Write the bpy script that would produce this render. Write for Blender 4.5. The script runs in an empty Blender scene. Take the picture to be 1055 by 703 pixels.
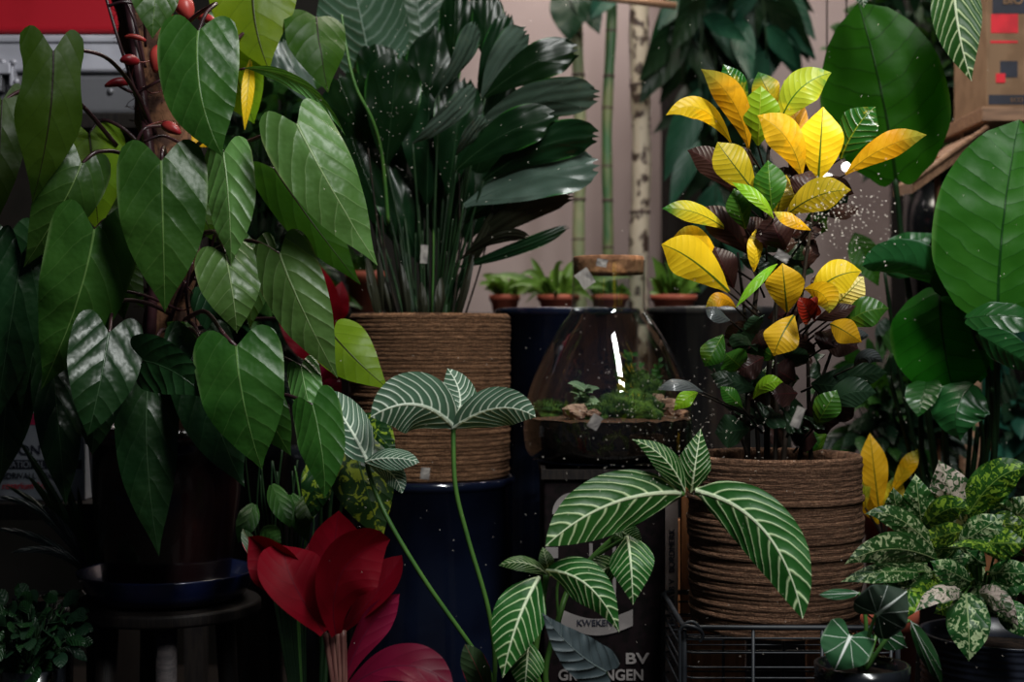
import bpy, math, random
from mathutils import Vector, Matrix, noise
random.seed(7)
R = math.radians
F = 1507.0; CX, CY = 527.5, 351.5; ZC = 1.0
scn = bpy.context.scene
col = scn.collection

def P(px, py, d):
    """world point that the photograph shows at px,py when it stands d metres from the window side"""
    return Vector(((px-CX)*d/F, d, ZC-(py-CY)*d/F))
def M(px, d): return px*d/F          # pixels to metres at distance d

# ------------------------------------------------------------------ materials
class NT:
    def __init__(s, name):
        s.m = bpy.data.materials.new(name); s.m.use_nodes = True
        s.t = s.m.node_tree; s.t.nodes.clear()
        s.out = s.t.nodes.new('ShaderNodeOutputMaterial')
    def n(s, typ, ins=None, **props):
        nd = s.t.nodes.new(typ)
        for k, v in props.items(): setattr(nd, k, v)
        for k, v in (ins or {}).items():
            if v is None: continue
            if isinstance(v, bpy.types.NodeSocket): s.t.links.new(v, nd.inputs[k])
            else: nd.inputs[k].default_value = v
        return nd
    def math(s, op, a, b=None, c=None, clamp=False):
        nd = s.n('ShaderNodeMath', {0: a, 1: b, 2: c}, operation=op, use_clamp=clamp); return nd.outputs[0]
    def mix(s, f, a, b, bt='MIX'):
        nd = s.n('ShaderNodeMix', None, data_type='RGBA', blend_type=bt)
        for k, v in ((0, f), (6, a), (7, b)):
            if isinstance(v, bpy.types.NodeSocket): s.t.links.new(v, nd.inputs[k])
            else: nd.inputs[k].default_value = v
        return nd.outputs[2]
    def noise(s, scale, detail=3, vec=None, rough=.5, dist=0):
        nd = s.n('ShaderNodeTexNoise', {'Scale': scale, 'Detail': detail, 'Roughness': rough, 'Distortion': dist, 'Vector': vec}); return nd.outputs[0]
    def ramp(s, f, a, b):
        nd = s.n('ShaderNodeMapRange', {0: f, 1: a, 2: b, 3: 0.0, 4: 1.0}, interpolation_type='SMOOTHSTEP'); return nd.outputs[0]
    def done(s, sh): s.t.links.new(sh, s.out.inputs[0]); return s.m
def c4(c): return (c[0], c[1], c[2], 1.0)
def s2l(*c):
    r = []
    for v in c:
        v /= 255.; r.append(v/12.92 if v < .04045 else ((v+.055)/1.055)**2.4)
    return tuple(r)

def leaf_mat(name, base, base2=None, vein=None, vamt=.6, N=7, slope=.35, pw=1.3, vw=.25, midw=.05, midcol=None, rough=.35, trans=.2,
             transcol=None, bump=.25, spots=None, spotscale=60, spotthr=.55, tip=None, edge=None, fine=0, spec=.28, radial=False, coat=0.0, blotch=None, quilt=0, huevar=.03):
    g = NT(name)
    uv = g.n('ShaderNodeUVMap', uv_map='UVMap').outputs[0]
    sp = g.n('ShaderNodeSeparateXYZ', {0: uv})
    X, Y = sp.outputs[0], sp.outputs[1]
    oi = g.n('ShaderNodeObjectInfo').outputs['Random']
    ax = g.math('ABSOLUTE', X)
    geo = g.n('ShaderNodeTexCoord').outputs['Object']
    nz = g.noise(14, 3, geo)
    nzw = g.math('MULTIPLY', g.math('SUBTRACT', nz, .5), .12)
    if radial:
        ang = g.math('ARCTAN2', X, g.math('ADD', Y, -.02))
        ph = g.math('ADD', g.math('MULTIPLY', ang, N/6.283), g.math('MULTIPLY', nzw, 2.5))
        ph = g.math('ADD', ph, .0)
    else:
        cur = g.math('MULTIPLY', g.math('POWER', ax, pw), slope)
        ph = g.math('MULTIPLY', g.math('ADD', g.math('SUBTRACT', Y, cur), nzw), N)
        ph = g.math('ADD', ph, g.math('MULTIPLY', g.math('SIGN', X), .16))
    fr = g.math('FRACT', g.math('ADD', ph, 20.0))
    tri = g.math('MULTIPLY', g.math('ABSOLUTE', g.math('SUBTRACT', fr, .5)), 2.0)
    if radial:
        rad_ = g.math('MINIMUM', g.math('ADD', ax, g.math('ABSOLUTE', Y)), 1.2)
        thr = g.math('SUBTRACT', 1.0, g.math('DIVIDE', vw*.28, g.math('ADD', rad_, .1)))
    else: thr = g.math('ADD', 1.0-vw, g.math('MULTIPLY', g.math('MULTIPLY', ax, ax), vw*.55))
    vm = g.n('ShaderNodeMapRange', {0: tri, 1: thr, 2: 1.0, 3: 0.0, 4: 1.0}, interpolation_type='SMOOTHSTEP').outputs[0]
    mw = g.math('MULTIPLY', g.math('SUBTRACT', 1.25, Y), midw)
    mm = g.n('ShaderNodeMapRange', {0: ax, 1: mw, 2: g.math('MULTIPLY', mw, .35), 3: 0.0, 4: 1.0}, interpolation_type='SMOOTHSTEP').outputs[0]
    b2 = base2 or tuple(v*1.7 for v in base)
    c = g.mix(g.ramp(g.noise(9, 3, geo), .35, .65), c4(base), c4(b2))
    if tip: c = g.mix(g.ramp(g.math('ADD', Y, g.math('MULTIPLY', nzw, 2.0)), .62, .92), c, c4(tip))
    if blotch: c = g.mix(g.ramp(g.math('ADD', g.noise(22, 4, geo), g.math('MULTIPLY', g.math('SUBTRACT', oi, .5), .25)), .50, .60), c, c4(blotch))
    if spots:
        vo = g.noise(spotscale, 3, geo, .55, 1.2)
        m = g.ramp(vo, spotthr-.03, spotthr+.04)
        m = g.math('MULTIPLY', m, g.n('ShaderNodeMapRange', {0: ax, 1: .98, 2: .8, 3: 0.0, 4: 1.0}).outputs[0])
        c = g.mix(m, c, c4(spots))
    if vein: c = g.mix(g.math('MULTIPLY', vm, vamt), c, c4(vein))
    if midcol or vein: c = g.mix(g.math('MULTIPLY', mm, .95), c, c4(midcol or vein))
    if edge: c = g.mix(g.ramp(ax, .9, 1.0), c, c4(edge))
    hv = g.n('ShaderNodeHueSaturation', {'Hue': g.math('ADD', .5-huevar*.55, g.math('MULTIPLY', oi, huevar)), 'Value': g.math('ADD', .75, g.math('MULTIPLY', oi, .5)), 'Color': c}).outputs[0]
    pillow = g.math('SUBTRACT', 1.0, g.math('POWER', tri, 2.5))
    h = g.math('ADD', g.math('MULTIPLY', pillow, .7), g.math('MULTIPLY', mm, -.9))
    if fine: h = g.math('ADD', h, g.math('MULTIPLY', g.math('SINE', g.math('MULTIPLY', X, fine)), .35))
    h = g.math('ADD', h, g.math('MULTIPLY', nz, .5))
    if quilt: h = g.math('ADD', h, g.math('MULTIPLY', g.noise(38, 2, geo), quilt*1.2))
    bp = g.n('ShaderNodeBump', {'Strength': bump, 'Distance': .004, 'Height': h}).outputs[0]
    rr = g.math('ADD', rough-.05, g.math('MULTIPLY', nz, .12))
    pb = g.n('ShaderNodeBsdfPrincipled', {'Base Color': hv, 'Roughness': rr, 'Normal': bp, 'Specular IOR Level': spec, 'Coat Weight': coat, 'Coat Roughness': .12})
    if trans:
        tc = g.mix(1.0, hv, c4(transcol or (1.0, 1.0, .35)), 'MULTIPLY')
        tr = g.n('ShaderNodeBsdfTranslucent', {'Color': tc, 'Normal': bp})
        return g.done(g.n('ShaderNodeMixShader', {0: trans, 1: pb.outputs[0], 2: tr.outputs[0]}).outputs[0])
    return g.done(pb.outputs[0])

def plain(name, c, rough=.5, metal=0, c2=None, ns=20, bump=0, bs=60, spec=.5, coat=0, stretch=None, lo=.4, hi=.6):
    g = NT(name)
    vec = g.n('ShaderNodeTexCoord').outputs['Object']
    if stretch: vec = g.n('ShaderNodeMapping', {'Vector': vec, 'Scale': stretch}).outputs[0]
    cc = g.mix(g.ramp(g.noise(ns, 4, vec), lo, hi), c4(c), c4(c2 or tuple(v*1.35 for v in c)))
    bp = None
    if bump: bp = g.n('ShaderNodeBump', {'Strength': bump, 'Distance': .003, 'Height': g.noise(bs, 5, vec)}).outputs[0]
    return g.done(g.n('ShaderNodeBsdfPrincipled', {'Base Color': cc, 'Roughness': rough, 'Metallic': metal, 'Normal': bp, 'Specular IOR Level': spec, 'Coat Weight': coat, 'Coat Roughness': .05}).outputs[0])

def glass_mat(name, tint=(.97, .98, .98), rough=.0, amt=1.0, base=.02):
    g = NT(name)
    fc = g.n('ShaderNodeLayerWeight', {'Blend': .5}).outputs['Facing']
    f = g.math('MULTIPLY_ADD', g.math('POWER', fc, 6.0), amt, base, clamp=True)
    tr = g.n('ShaderNodeBsdfTransparent', {'Color': c4(tint)}).outputs[0]
    gl = g.n('ShaderNodeBsdfGlossy', {'Color': (1, 1, 1, 1), 'Roughness': rough}).outputs[0]
    return g.done(g.n('ShaderNodeMixShader', {0: f, 1: tr, 2: gl}).outputs[0])

def rope_mat(name, c1, c2):
    g = NT(name)
    uv = g.n('ShaderNodeUVMap', uv_map='UVMap').outputs[0]
    sp = g.n('ShaderNodeSeparateXYZ', {0: uv}); U, V = sp.outputs[0], sp.outputs[1]
    tc = g.n('ShaderNodeTexCoord').outputs['Object']
    cv = g.n('ShaderNodeCombineXYZ', {0: g.math('MULTIPLY', U, 36.0), 1: g.math('MULTIPLY', V, 5.0), 2: 0.0}).outputs[0]
    strand = g.noise(1.0, 5, cv, .62, .4)
    cv2 = g.n('ShaderNodeCombineXYZ', {0: g.math('MULTIPLY', U, 260.0), 1: g.math('MULTIPLY', V, 3.0), 2: 0.0}).outputs[0]
    fleck = g.noise(1.0, 3, cv2, .6, .8)
    n2 = g.noise(9, 3, tc)
    c = g.mix(g.ramp(fleck, .35, .68), c4(c1), c4(c2))
    c = g.mix(g.math('MULTIPLY', g.ramp(strand, .56, .40), .75), c, c4(tuple(v*.22 for v in c1)))
    c = g.mix(g.math('MULTIPLY', g.ramp(n2, .45, .7), .35), c, c4(tuple(v*.5 for v in c1)))
    h = g.math('ADD', g.math('MULTIPLY', strand, 2.2), g.math('MULTIPLY', fleck, 1.2))
    bp = g.n('ShaderNodeBump', {'Strength': 1.0, 'Distance': .004, 'Height': h}).outputs[0]
    return g.done(g.n('ShaderNodeBsdfPrincipled', {'Base Color': c, 'Roughness': .85, 'Normal': bp, 'Specular IOR Level': .2}).outputs[0])

m = {}
m['philo'] = leaf_mat('philodendron_green', (.018, .064, .008), (.030, .092, .013), vein=(.12, .22, .06), vamt=.2, N=5, slope=.42, pw=1.3, vw=.10, midw=.03, rough=.36, trans=.15, bump=.38, edge=(.09, .16, .05), quilt=1.6, spec=.32)
m['philo_light'] = leaf_mat('philodendron_fresh', (.065, .16, .035), (.10, .23, .06), vein=(.30, .44, .20), vamt=.3, N=5.5, slope=.42, pw=1.3, vw=.12, midw=.035, rough=.36, trans=.18, bump=.5, edge=(.18, .28, .1), quilt=1.2, spec=.35)
m['philo_back'] = leaf_mat('philodendron_underside', (.022, .070, .004), (.036, .095, .006), vein=(.010, .03, .004), vamt=.25, N=4.5, slope=.42, pw=1.3, vw=.10, midw=.035, midcol=(.02, .008, .01), rough=.45, trans=.35, bump=.28, quilt=1.2)
m['philo_dark'] = leaf_mat('philodendron_deep', (.007, .032, .010), (.012, .045, .013), vein=(.05, .11, .05), vamt=.2, N=5, slope=.42, pw=1.3, vw=.10, midw=.028, rough=.33, trans=.08, bump=.5, quilt=1.4, spec=.4)
m['philo_backlit'] = leaf_mat('philodendron_backlit', (.15, .29, .012), (.22, .38, .018), vein=(.06, .12, .008), vamt=.3, N=4.5, slope=.42, pw=1.3, vw=.10, midw=.04, midcol=(.03, .03, .01), rough=.4, trans=.5, bump=.25, quilt=1)  # backlit glow painted into a bright yellow-green base
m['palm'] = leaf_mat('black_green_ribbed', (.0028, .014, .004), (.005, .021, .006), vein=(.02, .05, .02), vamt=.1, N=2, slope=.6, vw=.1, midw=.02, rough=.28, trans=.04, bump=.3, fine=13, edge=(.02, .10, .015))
m['palm_sheen'] = leaf_mat('ribbed_painted_sheen', (.045, .075, .055), (.08, .12, .095), vein=(.05, .08, .06), vamt=.1, N=2, slope=.6, vw=.1, midw=.02, rough=.26, trans=.03, bump=.4, fine=14, edge=(.02, .09, .02), coat=.3)  # silvery sheen painted in as a paler grey-green base
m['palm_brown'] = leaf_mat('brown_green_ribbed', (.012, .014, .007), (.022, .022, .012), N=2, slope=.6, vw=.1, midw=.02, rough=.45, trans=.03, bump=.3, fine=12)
m['ribbed'] = leaf_mat('pale_ribbed', (.030, .070, .040), (.05, .10, .06), vein=(.22, .30, .25), vamt=.5, N=12, slope=.30, vw=.5, midw=.03, rough=.35, trans=.1, bump=.6)
m['zebra'] = leaf_mat('zebra_veined', (.014, .075, .010), (.026, .11, .018), vein=(.62, .76, .42), vamt=.92, N=9, slope=.36, pw=1.5, vw=.32, midw=.085, midcol=(.72, .82, .55), rough=.42, trans=.12, bump=.45, quilt=.8)
m['zebra_grey'] = leaf_mat('zebra_veined_grey', (.045, .10, .055), (.065, .13, .08), vein=(.66, .74, .62), vamt=.95, N=10, slope=.36, pw=1.5, vw=.36, midw=.09, midcol=(.7, .78, .64), rough=.42, trans=.12, bump=.4)
m['big'] = leaf_mat('giant_leaf_green', (.009, .098, .003), (.014, .13, .005), vein=(.005, .035, .002), vamt=.5, N=8, slope=.22, pw=1.2, vw=.16, midw=.035, midcol=(.005, .03, .003), rough=.45, trans=.3, transcol=(.6, 1.0, .15), bump=.25, edge=(.05, .16, .02), quilt=.5, spec=.18)
m['big_front'] = leaf_mat('giant_leaf_pale', (.022, .090, .006), (.034, .12, .010), vein=(.008, .045, .004), vamt=.4, N=11, slope=.2, pw=1.2, vw=.14, midw=.03, midcol=(.008, .04, .005), rough=.42, trans=.25, bump=.25, edge=(.09, .2, .04), quilt=.5, spec=.18)
m['big_gloss'] = leaf_mat('giant_leaf_glossy', (.010, .062, .012), (.016, .088, .020), vein=(.006, .035, .006), vamt=.3, N=8, slope=.22, vw=.16, midw=.03, rough=.3, trans=.1, bump=.3, edge=(.12, .2, .14), quilt=.8, spec=.4)
m['velvet'] = leaf_mat('dark_velvet', (.020, .036, .024), (.032, .050, .034), vein=(.55, .60, .56), vamt=1.0, N=9, vw=.24, midw=.08, midcol=(.62, .66, .62), rough=.6, trans=.05, bump=.3, edge=(.22, .28, .25), radial=True, spec=.1)
m['velvet_green'] = leaf_mat('green_velvet', (.012, .055, .016), (.020, .072, .026), vein=(.55, .62, .55), vamt=1.0, N=9, vw=.24, midw=.08, midcol=(.62, .66, .62), rough=.6, trans=.05, bump=.3, edge=(.1, .16, .1), radial=True, spec=.1)
m['slate'] = leaf_mat('slate_grey_leaf', (.035, .052, .058), (.055, .075, .082), vein=(.14, .18, .18), vamt=.5, N=6, slope=.3, vw=.1, midw=.05, rough=.5, trans=.04, bump=.9)
m['speckle'] = leaf_mat('cream_speckled', (.012, .058, .012), (.022, .085, .015), spots=(.34, .42, .22), spotscale=110, spotthr=.55, N=6, midw=.05, midcol=(.28, .36, .16), rough=.4, trans=.1, bump=.3)
m['speckle_lime'] = leaf_mat('lime_speckled', (.014, .058, .007), (.022, .08, .009), spots=(.20, .33, .03), spotscale=120, spotthr=.53, N=6, midw=.04, midcol=(.2, .32, .06), rough=.4, trans=.12, bump=.3)
m['speckle_pink'] = leaf_mat('pink_speckled', (.025, .065, .02), (.04, .095, .035), spots=(.50, .42, .36), spotscale=95, spotthr=.48, N=6, midw=.05, midcol=(.34, .36, .24), rough=.4, trans=.12, bump=.3)
m['spotted'] = leaf_mat('yellow_blotched', (.008, .034, .007), (.012, .046, .009), spots=(.18, .25, .02), spotscale=55, spotthr=.56, N=6, midw=.05, midcol=(.02, .07, .015), rough=.42, trans=.1, bump=.4)
yl = (.78, .47, .02)
m['yellow'] = leaf_mat('croton_yellow', (.78, .38, .006), (.86, .52, .012), vein=(.50, .26, .01), vamt=.3, N=10, slope=.15, vw=.14, midw=.03, midcol=(.25, .20, .01), rough=.4, trans=.2, transcol=(1, .9, .3), bump=.2, quilt=2.0, blotch=(.58, .36, .012), tip=(.50, .48, .05))
m['yellow_mid'] = leaf_mat('croton_yellow_dark_midrib', (.80, .50, .012), (.88, .58, .02), vein=(.40, .34, .02), vamt=.22, N=11, slope=.15, vw=.15, midw=.07, midcol=(.04, .12, .01), rough=.4, trans=.25, transcol=(1, .9, .3), bump=.16, quilt=1.5)
m['yellow_green'] = leaf_mat('croton_green_tipped', (.74, .50, .015), (.50, .44, .02), vein=(.10, .18, .01), vamt=.4, N=11, slope=.18, vw=.2, midw=.06, midcol=(.03, .10, .01), rough=.38, trans=.2, transcol=(1, .9, .3), bump=.16, tip=(.03, .16, .02), blotch=(.3, .34, .02), quilt=1.5)
m['olive'] = leaf_mat('croton_olive', (.38, .34, .012), (.50, .40, .015), vein=(.03, .09, .01), vamt=.55, N=11, slope=.18, vw=.22, midw=.06, midcol=(.02, .06, .01), rough=.38, trans=.2, bump=.16, quilt=1.5)
m['lime'] = leaf_mat('croton_lime', (.16, .40, .015), (.24, .46, .02), vein=(.3, .5, .04), vamt=.3, N=8, slope=.2, vw=.15, midw=.05, midcol=(.35, .5, .05), rough=.36, trans=.3, bump=.3)
m['cream'] = leaf_mat('croton_cream', (.75, .62, .32), (.82, .60, .12), vein=(.6, .45, .05), vamt=.3, N=11, slope=.18, vw=.2, midw=.05, midcol=(.15, .22, .02), rough=.36, trans=.2, bump=.5)
m['cgreen'] = leaf_mat('croton_green', (.018, .085, .008), (.03, .12, .012), vein=(.15, .25, .02), vamt=.25, N=9, slope=.2, vw=.12, midw=.05, midcol=(.10, .2, .02), rough=.32, trans=.12, bump=.25, blotch=(.08, .17, .01))
m['cgloss'] = leaf_mat('croton_green_gloss', (.012, .10, .015), (.02, .14, .02), vein=(.45, .40, .02), vamt=.25, N=9, slope=.2, vw=.15, midw=.06, midcol=(.2, .3, .02), rough=.22, trans=.12, bump=.5, blotch=(.5, .42, .02), coat=.3)
m['purple'] = leaf_mat('croton_purple', (.022, .009, .009), (.036, .016, .012), vein=(.05, .02, .01), vamt=.3, N=9, midw=.04, midcol=(.06, .01, .01), rough=.42, trans=.06, bump=.2)
m['cdark'] = leaf_mat('croton_dark', (.008, .022, .010), (.014, .034, .014), vein=(.02, .05, .02), vamt=.2, N=8, midw=.03, rough=.36, trans=.06, bump=.2)
m['csheen'] = leaf_mat('croton_painted_sheen', (.06, .07, .07), (.10, .11, .11), N=8, midw=.03, rough=.3, trans=.02, bump=.25, coat=.3)  # sheen on dark leaves painted as a pale grey colour
m['redbud'] = leaf_mat('red_bud', (.18, .010, .004), (.30, .02, .01), N=8, midw=.05, midcol=(.05, .02, .01), rough=.35, trans=.2, bump=.5, huevar=.004)
m['red'] = leaf_mat('scarlet_bract', (.11, .0007, .005), (.17, .0012, .008), vein=(.06, .001, .004), vamt=.3, N=6, slope=.4, pw=1.3, vw=.08, midw=.025, midcol=(.09, .004, .012), rough=.55, trans=.2, transcol=(1, .2, .2), bump=.12, spec=.1, huevar=.004)
m['pink'] = leaf_mat('magenta_bract', (.14, .003, .020), (.21, .007, .038), vein=(.07, .003, .02), vamt=.4, N=5, slope=.35, pw=1.3, vw=.08, midw=.04, midcol=(.10, .01, .03), rough=.45, trans=.15, transcol=(1, .3, .3), bump=.2, spec=.15, huevar=.004)
m['greenred'] = leaf_mat('red_edged_green', (.02, .05, .02), (.04, .07, .03), edge=(.45, .04, .08), midw=.04, midcol=(.3, .05, .06), N=6, rough=.4, trans=.1)
m['back'] = leaf_mat('background_teal', (.012, .065, .042), (.02, .095, .06), N=5, midw=.03, rough=.4, trans=.2, bump=.2)
m['back_green'] = leaf_mat('background_green', (.020, .070, .012), (.035, .10, .018), N=5, midw=.03, rough=.45, trans=.25, bump=.3)
m['back_dark'] = leaf_mat('background_dark', (.006, .022, .010), (.01, .03, .012), N=5, midw=.03, rough=.4, trans=.1, bump=.3)
m['succ'] = leaf_mat('succulent_green', (.07, .17, .02), (.11, .23, .03), N=3, midw=.02, rough=.4, trans=.1, bump=.1)
m['fitt'] = leaf_mat('white_fittonia', (.18, .30, .16), (.28, .40, .24), vein=(.6, .7, .5), vamt=.5, N=6, midw=.08, rough=.5, trans=.1)

m['rope'] = rope_mat('rope_weave', (.17, .080, .038), (.33, .175, .095))
m['rope_dark'] = rope_mat('rope_weave_worn', (.15, .072, .040), (.30, .165, .10))
m['soil'] = plain('dark_soil', (.006, .004, .003), .95, c2=(.016, .010, .007), ns=80, bump=.8, bs=120, spec=.1)
m['grit'] = plain('orange_grit', (.18, .07, .03), .9, c2=(.03, .018, .01), ns=260, bump=.8, bs=200)
m['bluepot'] = plain('midnight_blue_glaze', (.004, .006, .016), .14, c2=(.007, .011, .028), ns=6, bump=.08, bs=10, coat=.5)
m['blackpot'] = plain('black_glaze', (.006, .007, .009), .18, c2=(.012, .014, .018), ns=8, coat=.4)
m['zinc'] = plain('dark_zinc', (.05, .05, .055), .3, .7, c2=(.09, .09, .085), ns=6, bump=.1, bs=20, stretch=(8, 8, 1))
m['brownpot'] = plain('oxblood_glaze', (.010, .004, .005), .22, c2=(.022, .007, .007), ns=5, coat=.5)
m['terracotta'] = plain('terracotta', (.30, .060, .030), .7, c2=(.38, .09, .05), ns=12, bump=.1)
m['saucer'] = plain('blue_saucer_glaze', (.004, .008, .034), .25, c2=(.005, .010, .048), ns=5, coat=.3)
m['petiole'] = plain('purple_petiole', (.022, .008, .011), .35, c2=(.05, .018, .022), ns=20)
m['petiole_red'] = plain('red_petiole', (.10, .012, .016), .4, c2=(.16, .03, .03), ns=20)
m['stem'] = plain('green_stem', (.045, .13, .025), .4, c2=(.07, .17, .03), ns=20)
m['stem_dark'] = plain('dark_green_stem', (.006, .022, .007), .5, c2=(.012, .034, .010), ns=20, spec=.25)
m['stem_brown'] = plain('brown_stem', (.010, .008, .006), .7, c2=(.022, .015, .010), ns=40, bump=.4, spec=.2)
m['stem_pink'] = plain('pale_pink_stem', (.12, .04, .035), .5, c2=(.22, .10, .08), ns=12, stretch=(20, 20, 1))
m['fibre'] = plain('coir_fibre', (.045, .018, .010), .95, c2=(.17, .075, .035), ns=30, bump=1.0, bs=90, stretch=(1.5, 1.5, 1))
m['sheath'] = plain('red_sheath', (.28, .010, .018), .4, c2=(.42, .05, .04), ns=16)
m['cork'] = plain('cork', (.20, .085, .038), .85, c2=(.36, .17, .085), ns=55, bump=.6, bs=120)
m['moss'] = plain('moss_green', (.018, .055, .006), .95, c2=(.06, .12, .012), ns=90, bump=1.0, bs=160)
m['stone'] = plain('pink_stone', (.38, .20, .14), .85, c2=(.50, .30, .22), ns=30, bump=.6, bs=70)
m['glass'] = glass_mat('flask_glass', (.95, .97, .96), .0, 1.0, .07)
m['pane'] = glass_mat('window_glass', (.985, .99, .995), .0, .2, .004)
m['canegreen'] = plain('green_cane', (.05, .13, .05), .45, c2=(.16, .19, .08), ns=9, bump=.2, stretch=(3, 3, 1))
m['canebeige'] = plain('mottled_cane', (.46, .39, .30), .6, c2=(.055, .032, .024), ns=26, bump=.3, stretch=(1.6, 1.6, 1), lo=.52, hi=.58)
m['canemix'] = plain('green_brown_cane', (.20, .24, .12), .6, c2=(.32, .29, .17), ns=7, bump=.2)
m['node'] = plain('cane_scar', (.06, .035, .03), .7)
m['wall'] = plain('plaster_wall', (.27, .215, .205), .9, c2=(.32, .26, .245), ns=2, bump=.1)
m['wall_dark'] = plain('dark_wall', (.010, .010, .009), .95, c2=(.018, .016, .014), ns=3, spec=.1)
m['floorm'] = plain('dark_floor', (.010, .008, .007), .8, c2=(.018, .013, .01), ns=5, stretch=(1, 8, 1), spec=.2)
m['darkwood'] = plain('dark_wood', (.008, .006, .006), .6, c2=(.016, .012, .010), ns=20, bump=.3, stretch=(8, 8, 1), spec=.25)
m['wood'] = plain('orange_wood', (.20, .075, .026), .6, c2=(.32, .13, .05), ns=12, bump=.3, stretch=(10, 10, 1))
m['crate_wood'] = plain('lit_orange_wood', (.42, .16, .055), .6, c2=(.58, .25, .10), ns=12, bump=.3, stretch=(10, 10, 1))  # orange wood again, light painted in by a raised colour
m['palewood'] = plain('pale_wood', (.22, .12, .07), .6, c2=(.34, .19, .11), ns=12, bump=.3, stretch=(1, 10, 10))
m['greywood'] = plain('grey_wood', (.05, .042, .045), .7, c2=(.09, .075, .075), ns=14, bump=.3, stretch=(1, 10, 10))
m['wire'] = plain('dark_grey_wire', (.012, .015, .020), .5, c2=(.02, .023, .028), metal=.1)
m['alu'] = plain('dull_aluminium', (.42, .42, .48), .4, .15, c2=(.58, .58, .66), ns=7, bump=.15)
m['alu_dark'] = plain('dark_aluminium', (.16, .16, .175), .45, .5, c2=(.22, .22, .24), ns=7, bump=.15)
m['redplastic'] = plain('red_plastic', (.36, .004, .012), .45, c2=(.46, .008, .02), ns=4)
m['card'] = plain('brown_cardboard', (.22, .125, .065), .8, c2=(.28, .165, .09), ns=20)
m['ink'] = plain('blue_black_ink', (.016, .018, .032), .6)
m['redink'] = plain('red_ink', (.62, .010, .022), .6)
m['white'] = plain('off_white_print', (.20, .18, .175), .7)
m['paper'] = plain('white_carton', (.30, .33, .38), .7, c2=(.38, .40, .45))
m['pinkprint'] = plain('pink_print', (.50, .02, .09), .6)
m['blackpanel'] = plain('black_print', (.004, .003, .003), .6, c2=(.009, .005, .006), ns=60, spec=.12)
m['strip'] = plain('pale_printed_strip', (.24, .185, .165), .7, c2=(.30, .24, .22), ns=40)
m['tape'] = plain('clear_tape', (.16, .15, .145), .3, c2=(.30, .28, .26), ns=60, bump=.5)
g_ = NT('globe_glow'); m['glow'] = g_.done(g_.n('ShaderNodeEmission', {'Color': (1, .97, .9, 1), 'Strength': 6.0}).outputs[0])
m['drop'] = plain('dried_droplet_glint', (.85, .78, .68), .3)  # droplets with their glints painted in as a bright warm white
m['rib'] = plain('ribbed_plastic', (.010, .012, .020), .35, c2=(.015, .018, .03))

# ------------------------------------------------------------------ mesh helpers
class MB:
    def __init__(s): s.v = []; s.f = []; s.uv = []          # uv per vertex
    def add(s, vs, fs, uvs=None):
        o = len(s.v); s.v += [Vector(v) for v in vs]; s.f += [[i+o for i in f] for f in fs]
        s.uv += list(uvs) if uvs else [(0, 0)]*len(vs)
    def box(s, lo, hi):
        x0, y0, z0 = lo; x1, y1, z1 = hi
        s.add([(x0,y0,z0),(x1,y0,z0),(x1,y1,z0),(x0,y1,z0),(x0,y0,z1),(x1,y0,z1),(x1,y1,z1),(x0,y1,z1)],
              [(3,2,1,0),(4,5,6,7),(0,1,5,4),(1,2,6,5),(2,3,7,6),(3,0,4,7)])
        return s
    def tube(s, pts, rad, n=8, closed=False):
        pts = [Vector(p) for p in pts]
        if not hasattr(rad, '__len__'): rad = [rad]*len(pts)
        ring0 = None; vs = []; fs = []
        up = Vector((0.13, .2, 1)).normalized(); prev = None
        for i, p in enumerate(pts):
            a = pts[max(i-1, 0)]; b = pts[min(i+1, len(pts)-1)]
            if closed: a = pts[i-1]; b = pts[(i+1) % len(pts)]
            t = (b-a).normalized()
            if prev is None:
                x = t.cross(up)
                if x.length < .1: x = t.cross(Vector((1, 0, 0)))
            else: x = prev - t*prev.dot(t)
            x.normalize(); prev = x; y = t.cross(x)
            for k in range(n):
                an = 2*math.pi*k/n
                vs.append(p+(x*math.cos(an)+y*math.sin(an))*rad[i])
        m_ = len(pts)
        for i in range(m_ if closed else m_-1):
            for k in range(n):
                j = (i+1) % m_
                fs.append((i*n+k, i*n+(k+1) % n, j*n+(k+1) % n, j*n+k))
        if not closed:
            fs.append(tuple(range(n))[::-1]); fs.append(tuple((m_-1)*n+k for k in range(n)))
        s.add(vs, fs); return s
    def lathe(s, prof, c=(0, 0, 0), n=48, cap=False, wob=0):
        vs = []; fs = []; uvs = []
        for i, (r, z) in enumerate(prof):
            for k in range(n+1):
                a = 2*math.pi*k/n
                rr = r*(1+wob*math.sin(3*a+z*9)+wob*.6*math.sin(7*a+z*31))
                vs.append((c[0]+rr*math.cos(a), c[1]+rr*math.sin(a), c[2]+z)); uvs.append((k/n, i/len(prof)*30))
        for i in range(len(prof)-1):
            for k in range(n):
                a = i*(n+1)+k; b = a+n+1
                fs.append((a, a+1, b+1, b))
        s.add(vs, fs, uvs); return s
    def build(s, name, mat, parent=None, root=None, smooth=True, merge=False):
        me = bpy.data.meshes.new(name)
        off = root if root is not None else (parent_origin(parent) if parent else Vector((0, 0, 0)))
        me.from_pydata([tuple(v-off) for v in s.v], [], s.f)
        ul = me.uv_layers.new(name='UVMap')
        for l in me.loops: ul.data[l.index].uv = s.uv[l.vertex_index]
        if smooth: me.polygons.foreach_set('use_smooth', [True]*len(me.polygons))
        me.materials.append(mat); me.update()
        if merge:
            import bmesh
            b = bmesh.new(); b.from_mesh(me); bmesh.ops.remove_doubles(b, verts=b.verts, dist=1e-5); bmesh.ops.recalc_face_normals(b, faces=b.faces); b.to_mesh(me); b.free()
        o = bpy.data.objects.new(name, me); col.objects.link(o)
        if parent: o.parent = parent
        elif root is not None: o.location = root
        return o
def parent_origin(p):
    v = Vector((0, 0, 0))
    while p: v += p.location; p = p.parent
    return v
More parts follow.
